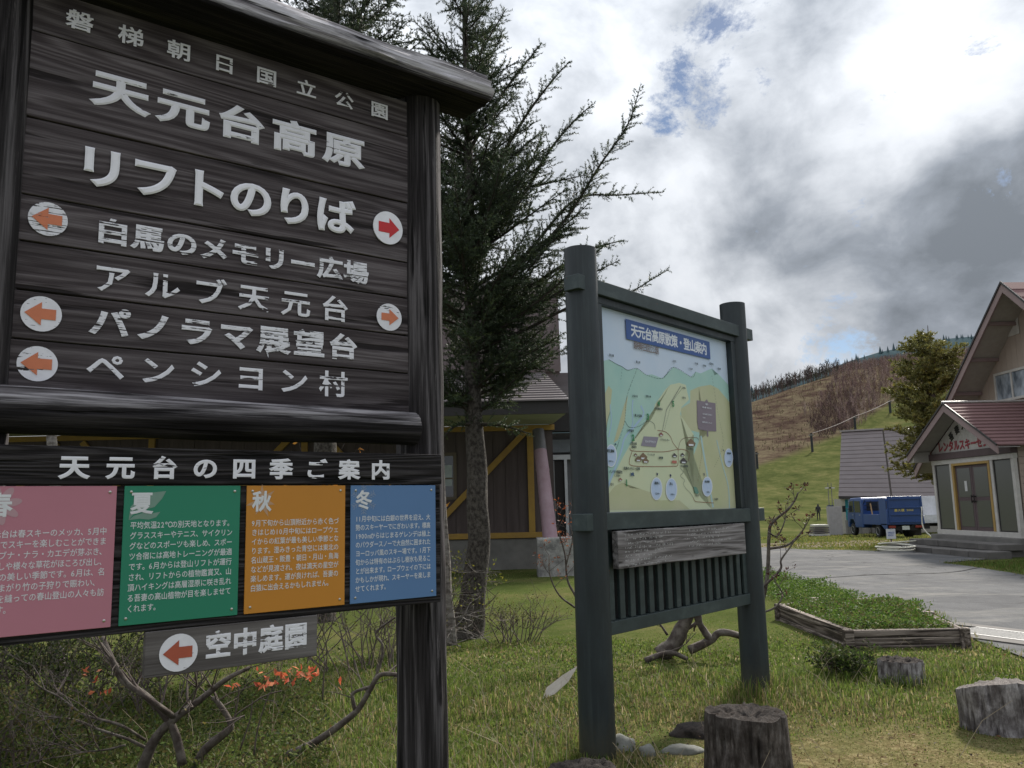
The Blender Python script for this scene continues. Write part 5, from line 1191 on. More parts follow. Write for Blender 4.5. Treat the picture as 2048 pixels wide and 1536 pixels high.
# near spruce right of the guide sign
YT = 9.9
tb = at(933, 1276, YT); 
tpath = [at(925, 1290, YT), at(930, 1268, YT), at(945, 1200, YT), at(957, 1090, YT), at(955, 1000, YT), at(952, 900, YT), at(946, 800, YT), at(944, 650, YT), at(940, 450, YT+.1), at(936, 250, YT+.2), at(930, 50, YT+.3), at(926, -180, YT+.3)]
trad = [.30, .23, .15, .132, .127, .115, .10, .088, .065, .05, .035, .015]
tb.z = 0
def bp(pts, dy=0.0, sl=0.0): return [at(x, y, YT+dy*(i/(len(pts)-1))+sl) for i, (x, y) in enumerate(pts)]
cust = [(bp([(950, 590), (1040, 530), (1130, 440), (1200, 330), (1255, 250), (1280, 175)], -.3), .50),
        (bp([(950, 500), (1040, 400), (1100, 300), (1150, 240), (1186, 208)], .2), .42),
        (bp([(945, 400), (1010, 300), (1060, 220), (1110, 155), (1140, 122)], -.4), .40),
        (bp([(940, 300), (990, 210), (1040, 140), (1084, 86)], .3), .38),
        (bp([(940, 150), (970, 90), (1012, 18)], -.2), .34),
        (bp([(950, 640), (1080, 560), (1180, 500), (1250, 480)], .5), .34),
        (bp([(952, 700), (1050, 660), (1150, 610), (1230, 600), (1335, 540)], -.5), .26),
        (bp([(950, 690), (1060, 620), (1160, 560), (1240, 520)], .2), .34),
        (bp([(950, 620), (1060, 500), (1150, 400), (1240, 390), (1326, 384)], .4), .30),
        (bp([(954, 760), (1030, 735), (1108, 742)], -.3), .30), (bp([(952, 790), (1020, 760), (1110, 690)], .5), .34),
        (bp([(953, 850), (1000, 850), (1062, 868)], -.4), .22), (bp([(953, 810), (900, 790), (850, 800)], -.3), .3), (bp([(953, 850), (915, 850), (880, 880)], -.4), .22),
        (bp([(946, 560), (1000, 440), (1060, 330), (1090, 250)], .6), .40), (bp([(946, 480), (1000, 390), (1080, 370), (1170, 350)], -.6), .38)]
rg = random.Random(5); auto = []
z = 2.55
while z < 9.3:
    for _ in range(3 if z < 6.2 else 2):
        L = max(.35, (2.15 if z > 3.3 else 1.3)*(1-(z-2.5)/8.2)); az = rg.uniform(0, 2*PI)
        if abs(math.cos(az)) > .5 and math.cos(az) > 0 and z > 5: L *= .8
        auto.append((az, z, L*rg.uniform(.75, 1.05), rg.uniform(.15, .75)))
    z += .105
SPR = (.042, .062, .030)
BARKD = M_plain('dark_spruce_bark', (.028, .022, .018), (.10, .088, .075), scale=26, stretch=(1, 1, .8), rough=1, bump=1, bdist=.03, lo=.40, hi=.62, fine=45); TWIGD = M_plain('dark_twig', (.035, .028, .02), rough=.95)
r_, n_ = make_conifer('spruce_tree', 'tall dark spruce with ascending boughs growing just right of the guide sign', 'tree', tb, tpath, trad, auto, cust, 250, .030, .0042, SPR, side=.52, dens=.078, seed=3, bark=BARKD, twigm=TWIGD)
# second spruce behind the guide sign, top left
Y2 = 11.5; b2 = at(640, 1200, Y2); b2.z = 0
tp2 = [Vector((b2.x+.02*q, Y2, zz)) for q, zz in enumerate([-.2, .5, 2, 4, 6, 8, 9.6, 11.2])]
rg = random.Random(9); auto2 = []; z = 3.6
while z < 10.8:
    for _ in range(3):
        L = max(.4, 3.0*(1-(z-3)/10.5)); auto2.append((rg.uniform(0, 2*PI), z, L*rg.uniform(.8, 1.05), rg.uniform(.1, .55)))
    z += .17
r2_, n2_ = make_conifer('spruce_tree', 'tall spruce standing behind the top beam of the guide sign', 'tree', b2, tp2, [.22, .19, .16, .13, .10, .07, .04, .01], auto2, [], 170, .040, .0065, (.040, .058, .030), side=.6, dens=.14, seed=5, bark=BARKD, twigm=TWIGD)
# larch beside the rental house
Y3 = 31; b3 = at(1880, 1000, Y3); b3.z = tz(b3.x, Y3)
rg = random.Random(12); auto3 = []; z = b3.z+2.3
def prof3(z):
    h_ = (z-b3.z); return 1.95*math.sqrt(max(0, 1-((h_-3.6)/4.3)**2)) if h_ < 7.4 else .5
while z < b3.z+7.6:
    for _ in range(6): auto3.append((rg.uniform(0, 2*PI), z, max(.5, prof3(z))*rg.uniform(.7, 1.08), rg.uniform(.0, .5)))
    z += .24
tp3 = [Vector((b3.x+.03*q, Y3, b3.z+zz)) for q, zz in enumerate([-.2, .5, 2, 4, 6, 7.2, 8.1])]
r3_, n3_ = make_conifer('larch_tree', 'bushy olive green larch growing behind the porch of the rental house', 'tree', b3, tp3, [.2, .18, .15, .11, .07, .04, .01], auto3, [], 62, .10, .022, (.165, .165, .050), side=.7, dens=.26, seed=8, sub=True)
print('needles', n_, n2_, n3_)

# ------------------------------------------------------------------ shrubs
def leaves_np(P, D, size, cols, asp=.45, jit=.5):
    """leaf quads (folded diamond) at P pointing along D"""
    n = len(P); D = D/np.linalg.norm(D, axis=1)[:, None]; S = np.cross(D, RNG.normal(size=(n, 3))); S /= np.linalg.norm(S, axis=1)[:, None]; Nn = np.cross(S, D)
    l = (size*RNG.uniform(1-jit, 1+jit*.6, n))[:, None]; w_ = l*asp
    V = np.stack([P, P+D*l*.5-S*w_*.5+Nn*l*.08, P+D*l, P+D*l*.5+S*w_*.5+Nn*l*.08], 1).reshape(-1, 3)
    q = np.arange(n)*4; F = np.concatenate([np.stack([q, q+1, q+2], 1), np.stack([q, q+2, q+3], 1)])
    c = np.array(cols)[RNG.integers(0, len(cols), n)]*RNG.uniform(.7, 1.25, n)[:, None]
    return V, F, np.repeat(c, 4, 0)
def grow(stems, tips, p, d, L, r, depth, rng, wob=.35, up=.12, kids=(2, 3), shrink=.62):
    k_ = max(3, int(L/.06)); path = [p]; dd = d.normalized()
    for _ in range(k_):
        dd = (dd+Vector((rng.gauss(0, wob*.35), rng.gauss(0, wob*.35), rng.gauss(up*.3, wob*.3)))).normalized(); path.append(path[-1]+dd*L/k_)
    stems.append((path, r, r*.55))
    if depth == 0: tips.append((path[-1], dd)); tips.append((path[len(path)//2], dd)); return
    for _ in range(rng.randint(*kids)):
        i = rng.randint(k_//2, k_); q = path[i]; a = Vector((rng.gauss(0, 1), rng.gauss(0, 1), rng.gauss(.3, .6))).normalized()
        grow(stems, tips, q, (dd*.6+a*.8).normalized(), L*shrink*rng.uniform(.7, 1.2), r*.55, depth-1, rng, wob, up, kids, shrink)
    tips.append((path[-1], dd))
def shrub(name, label, base, mains, twig_depth, leafcfg, rng, cat='shrub', bark=None, group=None, twigs=3, tl=.35, tr=.35):
    root = thing(name, label, cat, tuple(base), group=group); B = Vector(base); tips = []; stems = []
    for pts, r0, r1 in mains:
        path = catmull(pts, 5); m_ = len(path); mb = MB(); mb.tube([v-B for v in path], [r0+(r1-r0)*i/(m_-1) for i in range(m_)], 9, wob=.07); mb.build('branch', bark or BARK2, root, smooth='all')
        for _ in range(twigs):
            i = rng.randint(m_//3, m_-1); dd = (path[i]-path[i-1]).normalized(); a = Vector((rng.gauss(0, 1), rng.gauss(0, 1), abs(rng.gauss(.4, .5)))).normalized()
            grow(stems, tips, path[i], (dd*.5+a).normalized(), tl*rng.uniform(.6, 1.2), max(.0035, (r0+(r1-r0)*i/m_)*tr), twig_depth, rng)
    mb = MB()
    for p, a, b in stems:
        m_ = len(p); mb.tube([v-B for v in p], [a+(b-a)*i/(m_-1) for i in range(m_)], 4, cap=False)
    if stems: tag(mb.build('twigs', TWIG, root, smooth='all'), kind='stuff')
    if leafcfg and tips:
        n_per, size, cols, frac, asp = leafcfg; P = []; D = []
        for t_, d_ in tips:
            if rng.random() > frac: continue
            for _ in range(n_per):
                a = Vector((rng.gauss(0, 1), rng.gauss(0, 1), rng.gauss(.1, .8))).normalized(); P.append(tuple(t_-B+a*.01)); D.append(tuple(d_*.5+a))
        if P: V, F, C = leaves_np(np.array(P), np.array(D), size, cols, asp); mesh_np('leaves', V, F, LEAF, root, C)
    return root
rs = random.Random(21)
ORANGE = [(.55, .13, .06), (.60, .19, .10), (.45, .09, .05)]
DKGR = [(.035, .05, .02), (.05, .065, .022), (.07, .075, .03), (.03, .04, .02)]
YGR = [(.16, .17, .03), (.22, .2, .03), (.10, .13, .03)]
# azalea with crooked stems under the small board
Ya = 4.6
A_ = lambda *p: [at(x, y, Ya+dy) for x, y, dy in p]
shrub('azalea_shrub', 'crooked bare azalea stems in the foreground below the season panels', (-1.75, 4.7, 0),
  [(A_((280, 1545, 0), (310, 1480, 0), (345, 1440, 0), (400, 1400, .05), (450, 1360, .1), (500, 1335, .15)), .030, .010),
   (A_((365, 1530, 0), (350, 1465, 0), (325, 1425, 0), (290, 1390, 0), (245, 1360, 0), (225, 1320, 0), (205, 1275, .05)), .024, .013),
   (A_((390, 1540, .2), (410, 1500, .2), (450, 1465, .2), (462, 1450, .2), (440, 1410, .2), (425, 1395, .2)), .028, .011),
   (A_((350, 1435, 0), (300, 1400, -.1), (255, 1365, -.1), (225, 1320, -.1), (200, 1285, -.1)), .016, .008),
   (A_((300, 1500, 0), (255, 1478, 0), (200, 1460, .1), (150, 1440, .1), (60, 1430, .2)), .009, .004),
   (A_((290, 1480, 0), (240, 1450, -.1), (170, 1430, 0), (120, 1395, .1), (90, 1380, .1)), .008, .004),
   (A_((250, 1490, 0), (210, 1500, 0), (150, 1505, 0)), .006, .003)], 2, (2, .026, DKGR+[(.12, .10, .03)], .5, .5), rs, twigs=6, tl=.32)
shrub('azalea_shrub', 'low arching lichened azalea branch left of the tall dark sign post', (-1.15, 5.3, 0),
  [([at(x, y, 5.2) for x, y in ((575, 1510), (620, 1490), (680, 1450), (715, 1420), (740, 1380), (760, 1350), (800, 1350))], .024, .012),
   ([at(x, y, 5.2) for x, y in ((712, 1425), (706, 1400), (708, 1385), (745, 1372))], .013, .009),
   ([at(x, y, 5.25) for x, y in ((745, 1375), (762, 1320), (765, 1290), (752, 1265), (790, 1235))], .009, .006)], 2, (2, .022, DKGR, .25, .5), rs, twigs=3, tl=.3)
# stem with orange leaves
Yo = 4.55
so = thing('azalea_twigs', 'thin azalea shoots holding a cluster of orange autumn leaves under the small board', 'shrub', (-1.2, Yo, 0)); Bo = Vector((-1.2, Yo, 0)); mb = MB()
for pts in (((508, 1510), (515, 1460), (530, 1410), (540, 1385)), ((455, 1470), (470, 1430), (478, 1380), (470, 1368)), ((645, 1400), (648, 1350), (650, 1320)), ((480, 1500), (500, 1440), (505, 1400))):
    P = catmull([at(x, y, Yo) for x, y in pts], 4); mb.tube([p-Bo for p in P], [.005-.0025*i/(len(P)-1) for i in range(len(P))], 5)
tag(mb.build('stems', TWIG, so, smooth='all'), kind='stuff')
P = []; D = []
for cx, cy, sp, n_ in ((530, 1365, 24, 17), (575, 1358, 16, 12), (612, 1350, 14, 12), (620, 1338, 10, 6), (465, 1370, 14, 5), (188, 1345, 16, 5), (200, 1380, 18, 5), (172, 1350, 12, 3), (680, 1370, 7, 3), (600, 1345, 20, 6)):
    for _ in range(n_):
        p = at(cx+rs.gauss(0, sp*.55), cy+rs.gauss(0, sp*.45), Yo+rs.uniform(-.06, .06)); P.append(tuple(p-Bo)); D.append((rs.gauss(0, 1), rs.gauss(0, .6)-.3, rs.gauss(.1, .7)))
V, F, C = leaves_np(np.array(P), np.array(D), .043, ORANGE+[(.62, .25, .14)], .5, .3); mesh_np('leaves', V, F, LEAF, so, C)
# leafy thicket left and behind
def bush(name, label, cx, cy, rx, ry, hh, n_tw, cols, rng, size=.028, cat='shrub', nl=5, frac=.9, depth=2, group=None, tl=None):
    root = thing(name, label, cat, (cx, cy, tz(cx, cy)), group=group); stems = []; tips = []
    for _ in range(n_tw):
        a = rng.uniform(0, 2*PI); rr = math.sqrt(rng.random())*.5
        p = Vector((rx*rr*math.cos(a), ry*rr*math.sin(a), 0)); d = Vector((p.x/rx*1.2+rng.gauss(0, .3), p.y/ry*1.2+rng.gauss(0, .3), 1))
        grow(stems, tips, p, d, (tl or hh*.6)*rng.uniform(.7, 1.15), .007, depth, rng, .3, .1, (2, 4), .6)
    mb = MB()
    for p, a, b in stems:
        m_ = len(p); p = p[::2]+([p[-1]] if m_ % 2 == 0 else []); m_ = len(p)
        if m_ > 1: mb.tube(p, [a+(b-a)*i/(m_-1) for i in range(m_)], 3, cap=False)
    tag(mb.build('twigs', TWIG, root), kind='stuff')
    P = []; D = []
    for t_, d_ in tips:
        if rng.random() > frac: continue
        for _ in range(nl):
            a = Vector((rng.gauss(0, 1), rng.gauss(0, 1), rng.gauss(.2, .7))).normalized(); P.append(tuple(t_+a*rng.uniform(0, .05))); D.append(tuple(d_*.4+a))
    if P: V, F, C = leaves_np(np.array(P), np.array(D), size, cols, .5); mesh_np('leaves', V, F, LEAF, root, C)
    return root
WG0 = [(.09, .13, .03), (.12, .15, .04)]
OLV = [(.07, .085, .025), (.11, .115, .03), (.05, .065, .02), (.14, .12, .045), (.10, .075, .04)]
bush('leafy_shrub', 'dense olive leaved shrub at the lower left edge of the photo', -2.9, 4.9, .75, .6, .50, 30, OLV+WG0, rs, .026, nl=6)
bush('leafy_shrub', 'dark leafy shrub below the pink panel in front of the pale trunk', -3.6, 6.6, 1.1, .7, .80, 46, DKGR+OLV[:2]+WG0[:1], rs, .032, nl=7)
bush('leafy_shrub', 'low twiggy shrub with few leaves under the green panel', -2.55, 6.3, .8, .5, .62, 16, OLV+WG0, rs, .028, nl=3, frac=.6)
bush('leafy_shrub', 'brown twiggy leafless shrub behind the blue panel left of the tall post', -1.35, 7.9, .95, .6, .95, 34, OLV+YGR[:1], rs, .026, nl=2, frac=.45)
bush('leafy_shrub', 'yellow green leaved shrub at the foot of the leaning spruce trunk', -.85, 9.9, .55, .4, 1.05, 26, YGR, rs, .035, nl=3, frac=.55)
bush('leafy_shrub', 'sparse low shrub with brown leaves right of the spruce trunk', -.05, 9.4, .6, .4, .6, 22, OLV, rs, .026, nl=3, frac=.5)
bush('leafy_shrub', 'orange leaved shrub seen through the gap above the season board', -2.1, 8.4, .5, .4, 2.5, 10, [(.5, .2, .04), (.55, .26, .05)], rs, .07, nl=3, frac=.7, tl=1.2)
bush('leafy_shrub', 'tuft of broad weeds behind the small half buried stump', 2.75, 7.25, .42, .25, .24, 18, DKGR+[(.06, .10, .02)]*2, rs, .035, nl=5)
# pale thin trunks
mb = MB(); P = catmull([at(116, 1372, 7.6), at(118, 1330, 7.6), at(112, 1290, 7.6), at(108, 1200, 7.6), at(112, 1000, 7.6), at(100, 800, 7.6), at(105, 500, 7.6)], 5); B3 = Vector((P[0].x, 7.6, 0))
pt_ = thing('birch_tree', 'pale barked thin trunk behind the pink panel', 'tree', tuple(B3)); mb.tube([p-B3 for p in P], [.075-.04*i/(len(P)-1) for i in range(len(P))], 10, wob=.06); mb.build('trunk', PALE, pt_, smooth='all')
mb = MB(); P = catmull([at(904, 1290, 9.0), at(900, 1240, 9.0), at(895, 1180, 9.0), at(892, 1100, 9.0), at(885, 980, 9.0), at(880, 800, 9.0)], 5); B4 = Vector((P[0].x, 9.0, 0))
yt = thing('young_tree', 'slender grey trunk with pale curling twigs close behind the guide sign post', 'tree', tuple(B4)); mb.tube([p-B4 for p in P], [.06-.035*i/(len(P)-1) for i in range(len(P))], 10, wob=.06); mb.build('trunk', PALE, yt, smooth='all')
st_ = []; tp_ = []
for _ in range(16): i = rs.randint(0, 16); grow(st_, tp_, P[i], Vector((abs(rs.gauss(.6, .5)), rs.gauss(0, .5), rs.gauss(0, .5))), .35, .008, 2, rs, .6, 0)
mb = MB()
for p, a, b in st_: mb.tube([v-B4 for v in p], [a+(b-a)*i/(len(p)-1) for i in range(len(p))], 4, cap=False)
tag(mb.build('twigs', PALE, yt, smooth='all'), kind='stuff')
# shrubs around the map board
Ym = 7.4
shrub('azalea_shrub', 'bare reaching azalea with withered brown leaves right of the map board', (3.0, 7.6, 0),
  [([at(x, y, Ym+.2) for x, y in ((1522, 1215), (1535, 1150), (1538, 1070), (1545, 1045), (1575, 1020), (1590, 1000), (1596, 985))], .020, .006),
   ([at(x, y, Ym+.2) for x, y in ((1535, 1098), (1575, 1090), (1600, 1068), (1615, 1045))], .013, .005),
   ([at(x, y, Ym+.1) for x, y in ((1520, 1180), (1560, 1140), (1562, 1120), (1580, 1095), (1590, 1080))], .012, .005),
   ([at(x, y, Ym+.1) for x, y in ((1536, 1064), (1555, 1072), (1570, 1040), (1572, 1010))], .008, .004),
   ([at(x, y, Ym) for x, y in ((1515, 1228), (1550, 1215), (1565, 1190), (1555, 1170))], .010, .005)], 1, (4, .035, [(.05, .022, .02), (.09, .035, .025), (.035, .02, .02)], .6, .4), rs, twigs=4, tl=.14)
shrub('azalea_shrub', 'bare azalea with a few rusty orange leaves left of the map board', (.2, 8.2, 0),
  [([at(x, y, 8.0) for x, y in ((1170, 1225), (1150, 1190), (1135, 1160), (1130, 1110), (1120, 1075), (1112, 1050))], .014, .004),
   ([at(x, y, 8.0) for x, y in ((1150, 1215), (1118, 1190), (1100, 1150), (1098, 1110))], .010, .004), ([at(x, y, 8.0) for x, y in ((1132, 1130), (1145, 1080), (1140, 1050))], .008, .003)], 1, (3, .035, [(.40, .12, .03), (.3, .08, .03), (.12, .05, .03)], .75, .35), rs, twigs=5, tl=.22)
shrub('azalea_shrub', 'stout gnarled azalea trunks showing beneath the slatted map board', (1.5, 8.3, 0),
  [([at(x, y, 8.2) for x, y in ((1320, 1312), (1345, 1290), (1362, 1260), (1372, 1238), (1380, 1205), (1350, 1150))], .085, .045),
   ([at(x, y, 8.1) for x, y in ((1378, 1300), (1420, 1282), (1440, 1265), (1480, 1272), (1510, 1285), (1530, 1260))], .042, .022),
   ([at(x, y, 8.1) for x, y in ((1422, 1280), (1408, 1262), (1398, 1240), (1400, 1200), (1420, 1140))], .038, .022),
   ([at(x, y, 8.2) for x, y in ((1335, 1270), (1325, 1255), (1318, 1245), (1310, 1220))], .012, .008), ([at(x, y, 8.0) for x, y in ((1290, 1322), (1320, 1310), (1345, 1306), (1375, 1318))], .03, .02)], 1, None, rs, twigs=1, tl=.3)

# ------------------------------------------------------------------ stumps, planter, stones
def stump(name, label, cx, cy, r, hh, mat, seed, tilt=(0, 0), hole=.0, crack=.16, n=96, rings=14, gray=None, sx=1, sy=1, tops=0):
    cr_ = [(random.Random(seed*31+q).uniform(0, 2*PI), random.Random(seed*17+q).uniform(.012, .035), random.Random(seed*7+q).uniform(.5, 1)) for q in range(17)]
    def rad(a, t):
        v = 1+.07*math.sin(2*a+seed)+.04*math.sin(3*a+seed*2)
        for ca, cw, cd in cr_:
            d = abs((a-ca-(t*.12*math.sin(ca*9))+PI) % (2*PI)-PI); v -= crack*cd*math.exp(-(d/cw)**2)*.8
        v += .035*mnoise.noise(Vector((math.cos(a)*4, math.sin(a)*4, t*1.5+seed))); return v
    V = []; F = []
    for i in range(rings+1):
        t = i/rings
        for j in range(n):
            a = 2*PI*j/n; R = r*rad(a, t)*(1+.10*(1-t)**2); z = -.08+(hh+.08)*t
            z += tops*math.sin(a)*t-abs(tops)*.5*t
            if i == rings: R *= .985; z += hh*.05*mnoise.noise(Vector((math.cos(a)*3, math.sin(a)*3, seed)))
            V.append((R*math.cos(a)*sx+tilt[0]*z, R*math.sin(a)*sy+tilt[1]*z, z+tilt[0]*-.35*R*math.cos(a)*t))
    kt = 10
    for q in range(1, kt):
        f = 1-q/kt
        for j in range(n):
            a = 2*PI*j/n; R = r*rad(a, 1)*f*.985; x, y = R*math.cos(a), R*math.sin(a)
            z = hh+tops*y/r-abs(tops)*.5*(math.hypot(x, y)/r)**2+hh*.05*mnoise.noise(Vector((x*9/r*.3, y*9/r*.3, seed)))+.022*mnoise.noise(Vector((x*26, y*26, seed)))+.012*mnoise.noise(Vector((x*70, y*70, seed)))-hole*math.exp(-((x-.2*r)**2+(y+.1*r)**2)/(r*.3)**2)
            V.append((x*sx+tilt[0]*hh, y*sy+tilt[1]*hh, z+tilt[0]*-.35*x))
    c0 = len(V); V.append((tilt[0]*hh, tilt[1]*hh, hh-hole*.6))
    for i in range(rings):
        for j in range(n): a = i*n+j; b = i*n+(j+1) % n; F.append((a, b, b+n, a+n))
    for q in range(kt-1):
        o = (rings+q)*n
        for j in range(n): F.append((o+j, o+(j+1) % n, o+n+(j+1) % n, o+n+j))
    o = (rings+kt-1)*n
    for j in range(n): F.append((o+j, o+(j+1) % n, c0))
    root = thing(name, label, 'stump', (cx, cy, tz(cx, cy)))
    side_f = [f for f in F if max(f) < (rings+1)*n]; top_f = [f for f in F if max(f) >= (rings+1)*n]
    mb = MB(); mb.v = V[:(rings+1)*n]; mb.f = side_f; mb.build('side', mat, root, smooth=True)
    keep = {i: q for q, i in enumerate(range(rings*n, len(V)))}; mb = MB(); mb.v = V[rings*n:]; mb.f = [tuple(keep[i] for i in f) for f in top_f]; mb.build('cut_top', gray or ROT, root, smooth='all')
    return root
def M_stump(name, dark, mid, light):
    m, k = newmat(name); v = objvec(k, (1, 1, .22)); f = k.noise(v, 34, 8, .72); b = k.noise(objvec(k), 7, 6, .65)
    c = k.ramp(f, [(.35, dark), (.5, mid), (.68, light)]); c = k.mix(k.ramp(b, [(.42, .75), (.6, 0)]), c, dark)
    return finish(m, k, c, .95, f, 1, .012, spec=.2)
ROT = M_plain('rotten_top', (.018, .013, .011), (.075, .058, .048), scale=26, rough=1, bump=1, bdist=.03, lo=.35, hi=.7)
ST1 = M_stump('stump_brown', (.022, .017, .014), (.095, .08, .072), (.21, .19, .18)); ST2 = M_stump('stump_grey', (.06, .05, .048), (.27, .25, .25), (.50, .475, .48))
stump('tree_stump', 'large dark rotting stump in front of the map board with a hollow top', 1.205, 4.62, .205, .33, ST1, 3, hole=.07)
stump('tree_stump', 'silver grey cracked stump leaning at the right edge of the photo', 3.08, 5.55, .25, .29, ST2, 6, tilt=(-.07, 0), crack=.15, tops=-.07, gray=M_plain('grey_top', (.12, .10, .09), (.3, .27, .25), scale=20, rough=1, bump=1, bdist=.02))
stump('tree_stump', 'small grey stump half buried in weeds beside the planter', 3.08, 6.95, .16, .17, ST2, 9, crack=.10)
stump('tree_stump', 'low rotten stump cut off by the bottom edge of the photo', .28, 4.02, .17, .25, ST1, 12, hole=.05)
STONE = M_plain('pale_stone', (.20, .20, .18), (.10, .10, .085), scale=9, rough=.95, bump=.5, bdist=.01)
def rock(name, label, x, y, sx, sy, sz, seed, cat='stone', mat=None, group=None):
    bm = bmesh.new(); bmesh.ops.create_icosphere(bm, subdivisions=3, radius=1)
    for v in bm.verts: v.co *= 1+.28*mnoise.noise(v.co*1.3+Vector((seed, 0, 0)))+.08*mnoise.noise(v.co*4+Vector((seed, 0, 0))); v.co = Vector((v.co.x*sx, v.co.y*sy, v.co.z*sz))
    me = bpy.data.meshes.new(name); bm.to_mesh(me); bm.free(); o = link(name, me, mat or STONE, None, True); o.location = (x, y, tz(x, y)+sz*.2); tag(o, label, cat, group)
rock('stone', 'rounded pale stone at the foot of the left map board post', .60, 5.22, .085, .07, .07, 1)
rock('stone', 'flat pale stone sunk in grass between the map board post and dark stump', .95, 5.15, .12, .07, .035, 2)
rock('stone', 'small pale stone beside the rounded one at the post foot', .74, 5.1, .05, .04, .05, 3)
rock('stone', 'flat mossy stone just behind the low rotten stump', .55, 4.72, .13, .06, .03, 4)
rock('mound', 'dark brown rotted root mound left of the large stump', 1.12, 5.55, .16, .13, .06, 5, 'root', ROT)
rock('stone', 'grey stone at the foot of the crooked azalea stems', -1.32, 4.75, .05, .04, .05, 8)
# pale splinter of wood lying in the grass
a, b_ = at(1070, 1398, 6.6), at(1135, 1340, 7.0); b_.z = .07; a.z = .03
o = MB().prism([(0, -.018), (.12, -.045), (.3, -.035), (.47, .015), (.3, .03), (.1, .03)], .012, 'xz', 0).build('wood_splinter', M_plain('bleached_wood', (.60, .55, .48), (.45, .40, .34), scale=8, stretch=(1, 6, 6), rough=.9)); o.location = (.165, 6.62, .015); o.rotation_euler = (math.radians(-30), math.radians(-32), math.radians(15)); o.scale = (.8, 1, 1.0); tag(o, 'bleached splinter of wood lying in the grass', 'wood')
# timber edged planter
PLT = [(3.25, 10.61), (3.25, 8.42), (4.36, 8.39), (4.62, 9.6), (4.9, 11.0), (3.9, 11.2)]
pln = thing('planter', 'timber edged planting bed full of low weeds beside the asphalt', 'planter', (3.8, 9.5, -.02)); pln.scale = (1, 1, .82); Bp = Vector((3.8, 9.5, 0))
TB = M_wood('old_timber', (.035, .028, .022), (.12, .095, .08), (.26, .22, .19), ring=.5, wear=.55, bump=1, bdist=.01)
for i in range(6):
    a, b_ = Vector((*PLT[i], 0))-Bp, Vector((*PLT[(i+1) % 6], 0))-Bp; d = (b_-a).normalized(); L = (b_-a).length; ang = math.atan2(d.y, d.x)
    for lv in range(3):
        z0 = [-.02, .075, .165][lv]; hh = [.09, .085, .085][lv]; off = [.012, .0, .006][lv]
        mb = MB(); mb.box(.045 if i == 1 and lv < 2 else .0, L-.001, -off, .075-off, z0, z0+hh); o = mb.build('timber', TB, pln, bevel=.010); o.location = a; o.rotation_euler = (0, random.uniform(-.004, .004), ang)
    mb = MB(); mb.box(-.055, .035, -.045, .045, -.1, .262); o = mb.build('corner_post', TB, pln, bevel=.01); o.location = a; o.rotation_euler = (0, 0, ang)
# drain grate
gr = thing('drain_grate', 'steel grating set in a concrete border at the asphalt corner', 'grate', (5.28, 8.75, 0), math.radians(-62))
STL = M_plain('galvanised', (.20, .20, .195), rough=.6, metal=0, bump=.05)
mb = MB(); mb.box(-.8, .8, -.26, -.22, -.02, .022); mb.box(-.8, .8, .22, .26, -.02, .022); mb.build('grate_frame', STL, gr)
mb = MB(); mb.box(-1.2, 1.2, -.45, -.262, -.03, .018); mb.box(-1.2, 1.2, .262, .45, -.03, .018); mb.build('concrete_border', M_plain('kerb_conc', (.13, .12, .11), rough=.95, bump=.4), gr)
for q in range(40): mb = MB(); mb.box(-.79+q*.04, -.775+q*.04, -.218, .218, -.01, .020); mb.build('bar', STL, gr)
for q in range(5): mb = MB(); mb.box(-.79, .79, -.18+q*.09-.004, -.18+q*.09+.004, -.005, .016); mb.build('cross_bar', STL, gr)

# lift pylons on the slope and their rope
pts_top = []
for q, (px, y0, y1) in enumerate(((1515, 938, 904), (1625, 904, 866), (1711, 862, 832), (1781, 826, 801))):
    Yq = None
    for Yp in range(62, 400):
        p = at(px, y0, Yp)
        if p.z < tz(p.x, p.y): Yq = Yp; break
    Yq = Yq or 150; p = at(px, y0, Yq); t_ = at(px, y1, Yq); hh = t_.z-p.z
    py_ = thing('lift_pylon', ['short dark pole on the slope close to the map board post', 'second dark rope pole, at the left end of the slack line', 'third dark rope pole, above the lodge roof', 'farthest dark rope pole beside the larch'][q], 'pole', (p.x, p.y, p.z), group='dark poles up the slope')
    r_ = Yq/F_PX*2.6; mb = MB(); mb.tube([(0, 0, -.5), (0, 0, hh)], [r_, r_*.9], 8); mb.build('pole', M_plain('pylon_dark', (.02, .024, .025), rough=.7), py_)
    mb = MB(); mb.box(-r_*1.6, r_*1.6, -r_, r_, hh*.86, hh*.92); mb.build('crossarm', C_CONC, py_)
    pts_top.append(t_)
pts_top = pts_top[1:]+[at(1802, 786, 330)]
mb = MB(); P = []
for a, b_ in zip(pts_top[:-1], pts_top[1:]):
    for q in range(10): t = q/10; p = a.lerp(b_, t); p.z -= (b_-a).length*.02*4*t*(1-t)*.6; P.append(p)
P.append(pts_top[-1]); mb.tube(P, [p.y/F_PX*.55 for p in P], 4); o = mb.build('slack_rope', M_plain('rope_pale', (.30, .26, .24), rough=.9)); tag(o, 'pale slack line strung between the dark poles up the slope', 'rope')

